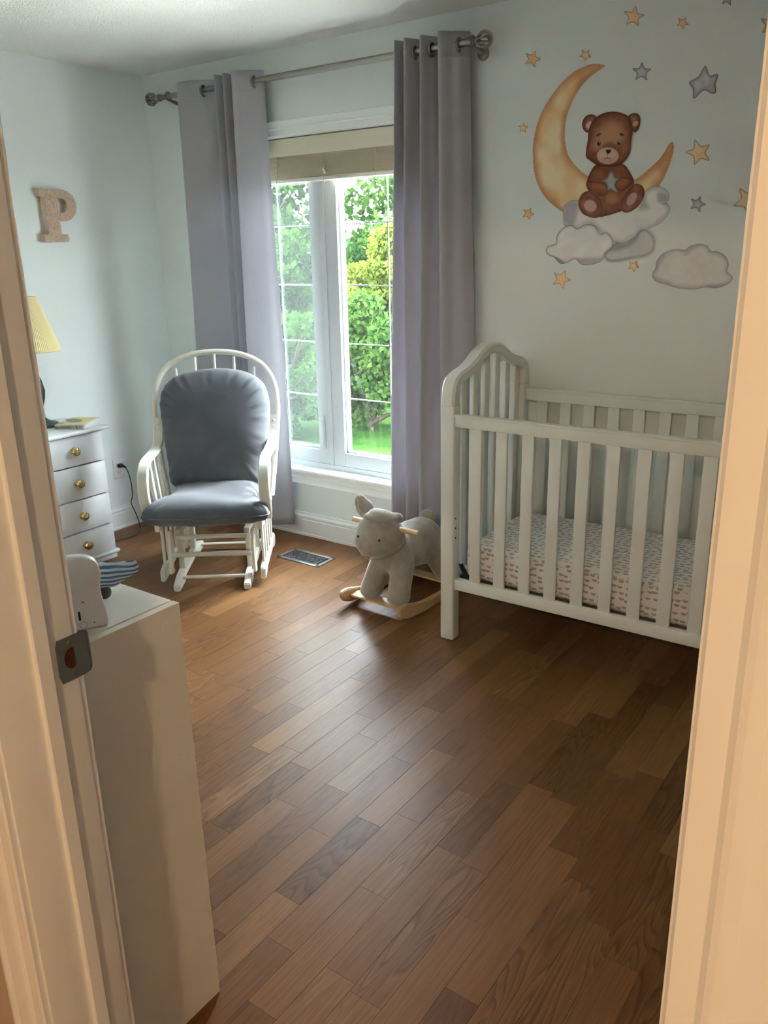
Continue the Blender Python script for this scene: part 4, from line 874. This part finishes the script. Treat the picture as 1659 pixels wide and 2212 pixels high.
# ------------------------------------------------------------------ floor register
M_reg = mat('register_nickel', rgb(176, 176, 176), 0.28, metal=0.85)
rg = empty('floor_register', (1.243, -0.2815, 0), 'brushed metal floor register with a maze grille below the window', 'vent')
w2, d2 = 0.139, 0.073
B().box(-w2+.016, w2-.016, -d2+.016, d2-.016, 0.0003, 0.0009).obj('duct', M_dark, rg, smooth=False)
b = B()
for (xa, xb, ya, yb2) in ((-w2, w2, -d2, -d2+.022), (-w2, w2, d2-.022, d2), (-w2, -w2+.018, -d2, d2), (w2-.018, w2, -d2, d2)): b.box(xa, xb, ya, yb2, 0.0, 0.0055, 0.0018)
b.obj('frame', M_reg, rg)
b = B()
def bar(xa, xb, ya, yb2): b.box(xa, xb, ya, yb2, 0.0012, 0.0048)
gx0, gx1, gy0, gy1 = -0.101, 0.101, -0.051, 0.051; t_ = 0.0024
bar(gx0-0.004, gx0, gy0, gy1); bar(gx1, gx1+0.004, gy0, gy1)
nx = 7; cw = (gx1-gx0)/nx
for i_ in range(nx):
    xa = gx0+i_*cw
    for r_ in range(2):
        ya = gy0 if r_ == 0 else 0.0; yb2 = ya+0.051
        if (i_+r_) % 2 == 0:
            for q in range(4): bar(xa+0.004+q*0.0075, xa+0.004+q*0.0075+t_, ya+(0.008 if q in (1, 2) else 0), yb2-(0.008 if q in (1, 2) else 0))
            bar(xa, xa+cw, ya+0.024, ya+0.0268)
        else:
            bar(xa, xa+cw, ya+0.009, ya+0.012); bar(xa, xa+cw, ya+0.038, ya+0.041); bar(xa+cw*0.3, xa+cw*0.3+t_, ya+0.012, ya+0.038); bar(xa+cw*0.65, xa+cw*0.65+t_, ya, ya+0.05)
bar(gx0, gx1, -0.0015, 0.0015)
b.obj('grille', M_reg, rg, smooth=False)

# ------------------------------------------------------------------ crib
CB = empty('crib', (2.31, -0.685, 0), 'white wooden crib with arched slatted end against the window wall', 'crib', math.radians(0.6))
def cp_(name, b, **k): return b.obj(name, M_crib, CB, **k)
CW, CL = 0.652, 1.43   # depth, length
def end_panel(x0, sg):
    xm = x0+0.030
    for yy in (0.0, CW-0.055):
        cp_('leg', B().box(x0, x0+0.060, yy, yy+0.055, 0.0, 0.963, 0.008, seg=3))
    cv = spline([(0.027, 0.963), (0.027, 1.005), (0.040, 1.042), (0.075, 1.060), (0.125, 1.071), (0.18, 1.092), (0.235, 1.122), (0.285, 1.139), (0.326, 1.143)], 5)
    cv = np.vstack([cv, [(CW-q[0], q[1]) for q in cv[::-1][1:]]])
    wd = [0.055-0.012*min(1, i/12) if i < len(cv)/2 else 0.055-0.012*min(1, (len(cv)-1-i)/12) for i in range(len(cv))]
    pts = [(xm, q[0], q[1]) for q in cv]
    vv = []
    n_ = len(pts)
    for i in range(n_):
        d = Vector(pts[min(i+1, n_-1)])-Vector(pts[max(i-1, 0)]); d.normalize(); a = Vector((1, 0, 0)); c = d.cross(a)
        W_, T = 0.030, wd[i]/2; cc = 0.009
        for (x, y) in ((-W_+cc, -T), (W_-cc, -T), (W_, -T+cc), (W_, T-cc), (W_-cc, T), (-W_+cc, T), (-W_, T-cc), (-W_, -T+cc)): vv.append(Vector(pts[i])+a*x+c*y)
    ff = [(i*8+k, i*8+(k+1) % 8, (i+1)*8+(k+1) % 8, (i+1)*8+k) for i in range(n_-1) for k in range(8)]+[tuple(range(8))[::-1], tuple((n_-1)*8+k for k in range(8))]
    cp_('arched_rail', B().raw(vv, ff), sharp=0.5)
    cp_('end_rail', B().box(x0+0.018, x0+0.042, 0.05, CW-0.05, 0.205, 0.265, 0.005))
    for k in range(6):
        yy = 0.098+k*0.0905; d = abs(yy+0.02-CW/2)
        zt2 = np.interp(yy+0.02, cv[:, 0], cv[:, 1])-0.012
        cp_('end_slat', B().box(x0+0.020, x0+0.040, yy, yy+0.042, 0.255, zt2, 0.004))
end_panel(0.0, 1); end_panel(CL-0.060, -1)
for yy, zt3 in ((0.008, 0.931), (CW-0.034, 0.940)):
    cp_('side_rail', B().box(0.06, CL-0.06, yy, yy+0.028, zt3-0.049, zt3-0.006, 0.004).box(0.058, CL-0.058, yy-0.004, yy+0.032, zt3-0.009, zt3, 0.004))
    cp_('bottom_rail', B().box(0.06, CL-0.06, yy, yy+0.028, 0.223, 0.270, 0.004))
    for k in range(12):
        xa = 0.123+k*0.1045-(0.0 if yy < 0.1 else 0.012)
        cp_('side_slat', B().box(xa, xa+0.046, yy+0.007, yy+0.021, 0.262, zt3-0.040, 0.004))
B().box(0.062, 0.080, 0.05, 0.075, 0.262, 0.275, 0.002, rot=None).tube([(0.066, 0.05, 0.325), (0.070, 0.056, 0.305), (0.093, 0.06, 0.262)], [0.008, 0.009, 0.010], 8).obj('hook_bracket', M_black, CB)
for zz in (0.48, 0.52, 0.44): B().lathe([(0.004, 0), (0.004, 0.0006), (0.0005, 0.0006)], (0.0602, 0.018, zz), 12, 'x').obj('bolt_hole', M_dark, CB)
B().box(0.065, CL-0.065, 0.04, CW-0.04, 0.250, 0.258).obj('mattress_support', mat('spring_support', rgb(120, 116, 108), 0.6), CB, smooth=False)
# mattress with printed sheet
def sheet_mat():
    m = bpy.data.materials.new('printed_sheet'); m.use_nodes = True
    n = m.node_tree.nodes; l = m.node_tree.links; b = n['Principled BSDF']; b.inputs['Roughness'].default_value = 0.85
    def math_(op, a, c=None):
        q = n.new('ShaderNodeMath'); q.operation = op
        for i_, v in enumerate((a, c)):
            if v is None: continue
            if isinstance(v, (int, float)): q.inputs[i_].default_value = v
            else: l.new(v, q.inputs[i_])
        return q.outputs[0]
    uv = n.new('ShaderNodeUVMap'); uv.uv_map = 'UVMap'
    vo = n.new('ShaderNodeTexVoronoi'); vo.inputs['Scale'].default_value = 40; vo.inputs['Randomness'].default_value = 0.55; vo.voronoi_dimensions = '2D'
    l.new(uv.outputs[0], vo.inputs['Vector'])
    sc = n.new('ShaderNodeVectorMath'); sc.operation = 'SUBTRACT'; l.new(uv.outputs[0], sc.inputs[0])
    l.new(vo.outputs['Position'], sc.inputs[1])   # offset inside the cell, in metres
    sp = n.new('ShaderNodeSeparateXYZ'); l.new(sc.outputs[0], sp.inputs[0])
    x = sp.outputs[0]; y = sp.outputs[1]
    ax = math_('ABSOLUTE', x)
    # little crown: a bowl with three points
    zig = math_('ABSOLUTE', math_('SUBTRACT', math_('FRACT', math_('ADD', math_('MULTIPLY', x, 160.0), 0.5)), 0.5))
    top = math_('ADD', 0.0015, math_('MULTIPLY', math_('SUBTRACT', 0.5, zig), 0.009))
    c1 = math_('LESS_THAN', y, top)
    c2 = math_('GREATER_THAN', math_('ADD', y, 0.0060), math_('MULTIPLY', math_('MULTIPLY', x, x), 60.0))
    c3 = math_('LESS_THAN', ax, 0.0096)
    k = math_('MULTIPLY', math_('MULTIPLY', c1, c2), c3)
    mx = n.new('ShaderNodeMix'); mx.data_type = 'RGBA'; l.new(k, mx.inputs[0]); mx.inputs[6].default_value = rgb(228, 226, 222); mx.inputs[7].default_value = rgb(168, 162, 158)
    l.new(mx.outputs[2], b.inputs['Base Color'])
    nb = n.new('ShaderNodeTexNoise'); nb.inputs['Scale'].default_value = 9; t = n.new('ShaderNodeTexCoord'); l.new(t.outputs['Object'], nb.inputs[0])
    bu = n.new('ShaderNodeBump'); bu.inputs['Strength'].default_value = 0.5; bu.inputs['Distance'].default_value = 0.012; l.new(nb.outputs['Fac'], bu.inputs['Height']); l.new(bu.outputs[0], b.inputs['Normal'])
    return m
mo = B().box(0.0, 1.268, 0, 0.545, 0, 0.148, 0.035, seg=5).obj('mattress', sheet_mat())
uvl = mo.data.uv_layers.new(name='UVMap')
for p_ in mo.data.polygons:
    nn = p_.normal
    for li in p_.loop_indices:
        c = mo.data.vertices[mo.data.loops[li].vertex_index].co
        s_ = 1.0
        if abs(nn.z) > 0.7: q = (c.x, c.y+0.148)
        elif abs(nn.y) >= abs(nn.x): q = (c.x, c.z)
        else: q = (c.y+3, c.z)
        uvl.data[li].uv = q
mo.location = (2.39, -0.632, 0.2585); mo.rotation_euler = (0, 0, math.radians(0.6))
tag(mo, 'crib mattress in a white fitted sheet printed with small grey crowns', 'mattress')

# ------------------------------------------------------------------ rocking bunny
M_plush = mat('taupe_plush', rgb(152, 143, 133), 0.95, sheen=0.8, var=0.10, vscale=35, bump=0.7, bscale=90, bdist=0.004)
RB_ = empty('rocking_bunny', (1.957, -0.40, 0), 'taupe plush rocking bunny on beech rockers beside the crib', 'rocking toy', math.radians(-2))
for sx in (-1, 1):
    lo = [(-0.285, 0.062), (-0.265, 0.030), (-0.20, 0.010), (-0.10, 0.001), (0.0, 0.0), (0.10, 0.003), (0.17, 0.016), (0.21, 0.034), (0.235, 0.058)]
    up_ = [(0.238, 0.076), (0.215, 0.076), (0.18, 0.060), (0.12, 0.048), (0.0, 0.046), (-0.10, 0.050), (-0.17, 0.064), (-0.22, 0.078), (-0.26, 0.082), (-0.282, 0.078)]
    poly = [tuple(q) for q in spline(lo, 4)]+[tuple(q) for q in spline(up_, 4)]
    B().prism(poly, 'x', sx*0.158-0.011, sx*0.158+0.011, 0.004).obj('rocker', M_beech, RB_, sharp=0.5)
for yy in (-0.205, 0.155): B().box(-0.158, 0.158, yy-0.03, yy+0.03, 0.044, 0.054, 0.003).obj('cross_slat', M_beech, RB_)
B().tube([(-0.160, -0.175, 0.390), (0.190, -0.175, 0.390)], 0.0115, 16).obj('handle_bar', M_beech, RB_)
def blob(name, parts, m, parent, vox=0.008, sm=8):
    b = B()
    for c, r, *rt_ in parts: b.ball(c, r, 20, rt_[0] if rt_ else None)
    o = b.obj(name, m, parent, sharp=4)
    md = o.modifiers.new('r', 'REMESH'); md.mode = 'VOXEL'; md.voxel_size = vox; md.use_smooth_shade = True
    md = o.modifiers.new('s', 'SMOOTH'); md.factor = 0.6; md.iterations = sm
    return o
def RX(a): return Matrix.Rotation(math.radians(a), 3, 'X')
def RY(a): return Matrix.Rotation(math.radians(a), 3, 'Y')
def RZ(a): return Matrix.Rotation(math.radians(a), 3, 'Z')
def limb(x0, y0, z0, x1, y1, z1, r0, r1, n=6): return [((x0+(x1-x0)*k/(n-1), y0+(y1-y0)*k/(n-1), z0+(z1-z0)*k/(n-1)), (r0+(r1-r0)*k/(n-1),)*3) for k in range(n)]
body = [((0, -0.10, 0.245), (0.100, 0.10, 0.10)), ((0, -0.02, 0.238), (0.105, 0.13, 0.098)), ((0, 0.07, 0.240), (0.115, 0.12, 0.108)), ((0, 0.115, 0.245), (0.105, 0.10, 0.102)), ((0, -0.14, 0.29), (0.070, 0.06, 0.07))]
for sx in (-1, 1):
    fx = 0.098 if sx > 0 else -0.050
    body += limb(fx*0.75, -0.13, 0.21, fx, -0.195, 0.100, 0.054, 0.050, 8)+[((fx, -0.197, 0.085), (0.053, 0.056, 0.034))]
    body += limb(sx*0.075, 0.11, 0.21, sx*0.105, 0.145, 0.098, 0.060, 0.048, 7)
blob('body', body, M_plush, RB_)
blob('tail', [((0.0, 0.170, 0.335), (0.042, 0.034, 0.038))], M_plush, RB_, 0.006, 4)
hd = blob('head', [((0, -0.19, 0.352), (0.116, 0.098, 0.092)), ((0, -0.22, 0.335), (0.102, 0.085, 0.075)), ((0, -0.18, 0.395), (0.085, 0.08, 0.06)), ((0, -0.275, 0.322), (0.06, 0.03, 0.045))], M_plush, RB_, 0.007, 6)
M_in = mat('plush_inner_ear', rgb(186, 174, 164), 0.9, sheen=0.6, bump=0.3, bscale=80)
blob('ear', [((-0.100, -0.185, 0.472), (0.036, 0.022, 0.046), RY(-30)), ((-0.085, -0.185, 0.455), (0.050, 0.026, 0.046), RY(30)), ((-0.060, -0.187, 0.445), (0.050, 0.028, 0.032), RY(30)), ((-0.035, -0.19, 0.435), (0.04, 0.028, 0.022))], M_plush, hd, 0.006, 5)
blob('ear', [((0.055, -0.235, 0.462), (0.075, 0.034, 0.024), RY(6)), ((0.015, -0.25, 0.452), (0.055, 0.030, 0.021), RY(-6)), ((0.10, -0.205, 0.45), (0.03, 0.03, 0.024))], M_plush, hd, 0.006, 5)
B().tube([tuple(q) for q in spline([(-0.108, -0.208, 0.502), (-0.100, -0.2125, 0.485), (-0.098, -0.213, 0.462), (-0.088, -0.212, 0.445)], 5)], 0.0025, 6).obj('ear_seam', M_in, hd)
for xx, yy in ((0.066, -0.283), (-0.040, -0.291)): B().ball((xx, yy, 0.366), (0.006, 0.005, 0.006), 12).obj('eye', M_black, hd)
B().box(0.014, 0.034, -0.306, -0.297, 0.326, 0.331, 0.002).tube([(0.024, -0.304, 0.327), (0.025, -0.302, 0.312)], 0.0012, 6).obj('nose_stitch', mat('nose_pink', rgb(186, 142, 128), 0.8), hd)
B().tube([tuple(q) for q in spline([(-0.09, -0.225, 0.285), (-0.05, -0.262, 0.272), (0.0, -0.275, 0.268), (0.05, -0.262, 0.272), (0.09, -0.225, 0.285)], 5)], 0.0016, 5).obj('chin_seam', M_plush, hd)

# ------------------------------------------------------------------ shelf cabinet by the door with its things
KB = empty('shelf_unit', (0, 0, 0), 'grey-white laminate shelf unit seen from its side just inside the door', 'cabinet')
kx0, kx1, ky0, ky1, kh = 2.02, 2.80, -2.648, -2.388, 0.919
B().box(kx1-0.018, kx1, ky0, ky1, 0, kh-0.0015, 0.0008).obj('side_panel', M_cab, KB, smooth=False); B().box(kx0, kx0+0.018, ky0, ky1, 0, kh-0.0015, 0.0008).obj('side_panel', M_cab, KB, smooth=False)
B().box(kx0+0.018, kx1-0.018, ky0, ky1-0.003, kh-0.018, kh, 0.0008).obj('top_panel', M_cab, KB, smooth=False)
for zz in (0.06, 0.34, 0.62): B().box(kx0+0.018, kx1-0.018, ky0+0.004, ky1-0.006, zz, zz+0.018).obj('shelf', M_cab, KB, smooth=False)
B().box(kx0+0.018, kx1-0.018, ky0, ky0+0.003, 0.03, kh-0.018).obj('back_panel', M_cab, KB, smooth=False)
B().box(kx0+0.018, kx1-0.018, ky1-0.02, ky1-0.006, 0.0, 0.06).obj('plinth', M_cab, KB, smooth=False)
for zz, yy in ((0.883, -2.425), (0.61, -2.428), (0.34, -2.43), (0.10, -2.428)):
    B().lathe([(0.0075, 0), (0.0072, 0.0007), (0.0005, 0.0008)], (kx1, yy, zz), 20, 'x').obj('screw_cap', M_cab, KB)
# baby monitor: rounded standing slab seen from behind
BM = empty('baby_monitor', (2.742, -2.559, kh), 'white plastic baby monitor standing on the shelf unit, seen from behind', 'baby monitor', math.radians(60))
sil = spline([(-0.050, 0.003), (-0.0515, 0.03), (-0.048, 0.055), (-0.0465, 0.075), (-0.049, 0.098), (-0.042, 0.118), (-0.022, 0.129), (0.0, 0.131), (0.022, 0.129), (0.040, 0.119), (0.047, 0.098), (0.0435, 0.075), (0.044, 0.055), (0.048, 0.030), (0.0475, 0.003), (0.03, 0.0), (-0.03, 0.0)], 5, True)
b = B(); n_ = len(sil); cs = np.array([0, 0.06]); prof = [(-0.013, 0.90), (-0.0115, 0.96), (-0.008, 0.99), (-0.003, 1.0), (0.008, 1.0), (0.013, 0.985), (0.0155, 0.95), (0.0165, 0.88)]
vv = []
for (yy, s) in prof:
    for q in sil:
        qq = cs+(q-cs)*s; vv.append((qq[0], yy, max(0.0, qq[1])))
ff = [(i*n_+k, i*n_+(k+1) % n_, (i+1)*n_+(k+1) % n_, (i+1)*n_+k) for i in range(len(prof)-1) for k in range(n_)]+[tuple(range(n_))[::-1], tuple((len(prof)-1)*n_+k for k in range(n_))]
b.raw(vv, ff).obj('housing', M_plaswhite, BM, sharp=0.9)
B().box(0.002, 0.0055, -0.0145, -0.0125, 0.020, 0.036, 0.0008).obj('port', M_dark, BM)
B().ball((0.012, -0.0128, 0.052), (0.0028, 0.001, 0.0018), 12).obj('button', mat('button_grey', rgb(150, 146, 150), 0.5), BM)
B().ball((0.026, -0.0128, 0.012), (0.0012, 0.0008, 0.0012), 10).obj('reset_hole', M_dark, BM)
B().torus((0.008, -0.0128, 0.011), 0.006, 0.0006, 'y', 20, 6).obj('seal_ring', mat('seal_grey', rgb(176, 172, 176), 0.4), BM)
# striped plush
def stripe_mat():
    m = mat('striped_jersey', rgb(210, 214, 218), 0.9, bump=0.2, bscale=300); n = m.node_tree.nodes; l = m.node_tree.links; b = n['Principled BSDF']
    t = n.new('ShaderNodeTexCoord'); sp = n.new('ShaderNodeSeparateXYZ'); l.new(t.outputs['Object'], sp.inputs[0])
    mu = n.new('ShaderNodeMath'); mu.operation = 'MULTIPLY'; mu.inputs[1].default_value = 125; l.new(sp.outputs['Z'], mu.inputs[0])
    fr = n.new('ShaderNodeMath'); fr.operation = 'FRACT'; l.new(mu.outputs[0], fr.inputs[0])
    g = n.new('ShaderNodeMath'); g.operation = 'GREATER_THAN'; g.inputs[1].default_value = 0.52; l.new(fr.outputs[0], g.inputs[0])
    mx = n.new('ShaderNodeMix'); mx.data_type = 'RGBA'; l.new(g.outputs[0], mx.inputs[0]); mx.inputs[6].default_value = rgb(204, 208, 212); mx.inputs[7].default_value = rgb(58, 98, 132); l.new(mx.outputs[2], b.inputs['Base Color'])
    return m
M_stripe = stripe_mat()
PT = empty('plush_toy', (2.655, -2.47, kh), 'small plush toy with a blue and white striped leg behind the baby monitor', 'plush toy')
blob('body', [((-0.07, -0.07, 0.045), (0.050, 0.05, 0.045)), ((-0.03, -0.045, 0.042), (0.045, 0.045, 0.040))], M_stripe, PT, 0.004, 6)
blob('leg', limb(-0.03, -0.035, 0.052, 0.040, 0.020, 0.051, 0.028, 0.023, 6)+limb(0.040, 0.020, 0.051, 0.068, 0.044, 0.064, 0.020, 0.015, 4), M_stripe, PT, 0.0035, 4)
blob('paw', [((0.018, 0.014, 0.014), (0.016, 0.015, 0.0135))], mat('olive_felt', rgb(96, 94, 82), 0.95), PT, 0.003, 3)
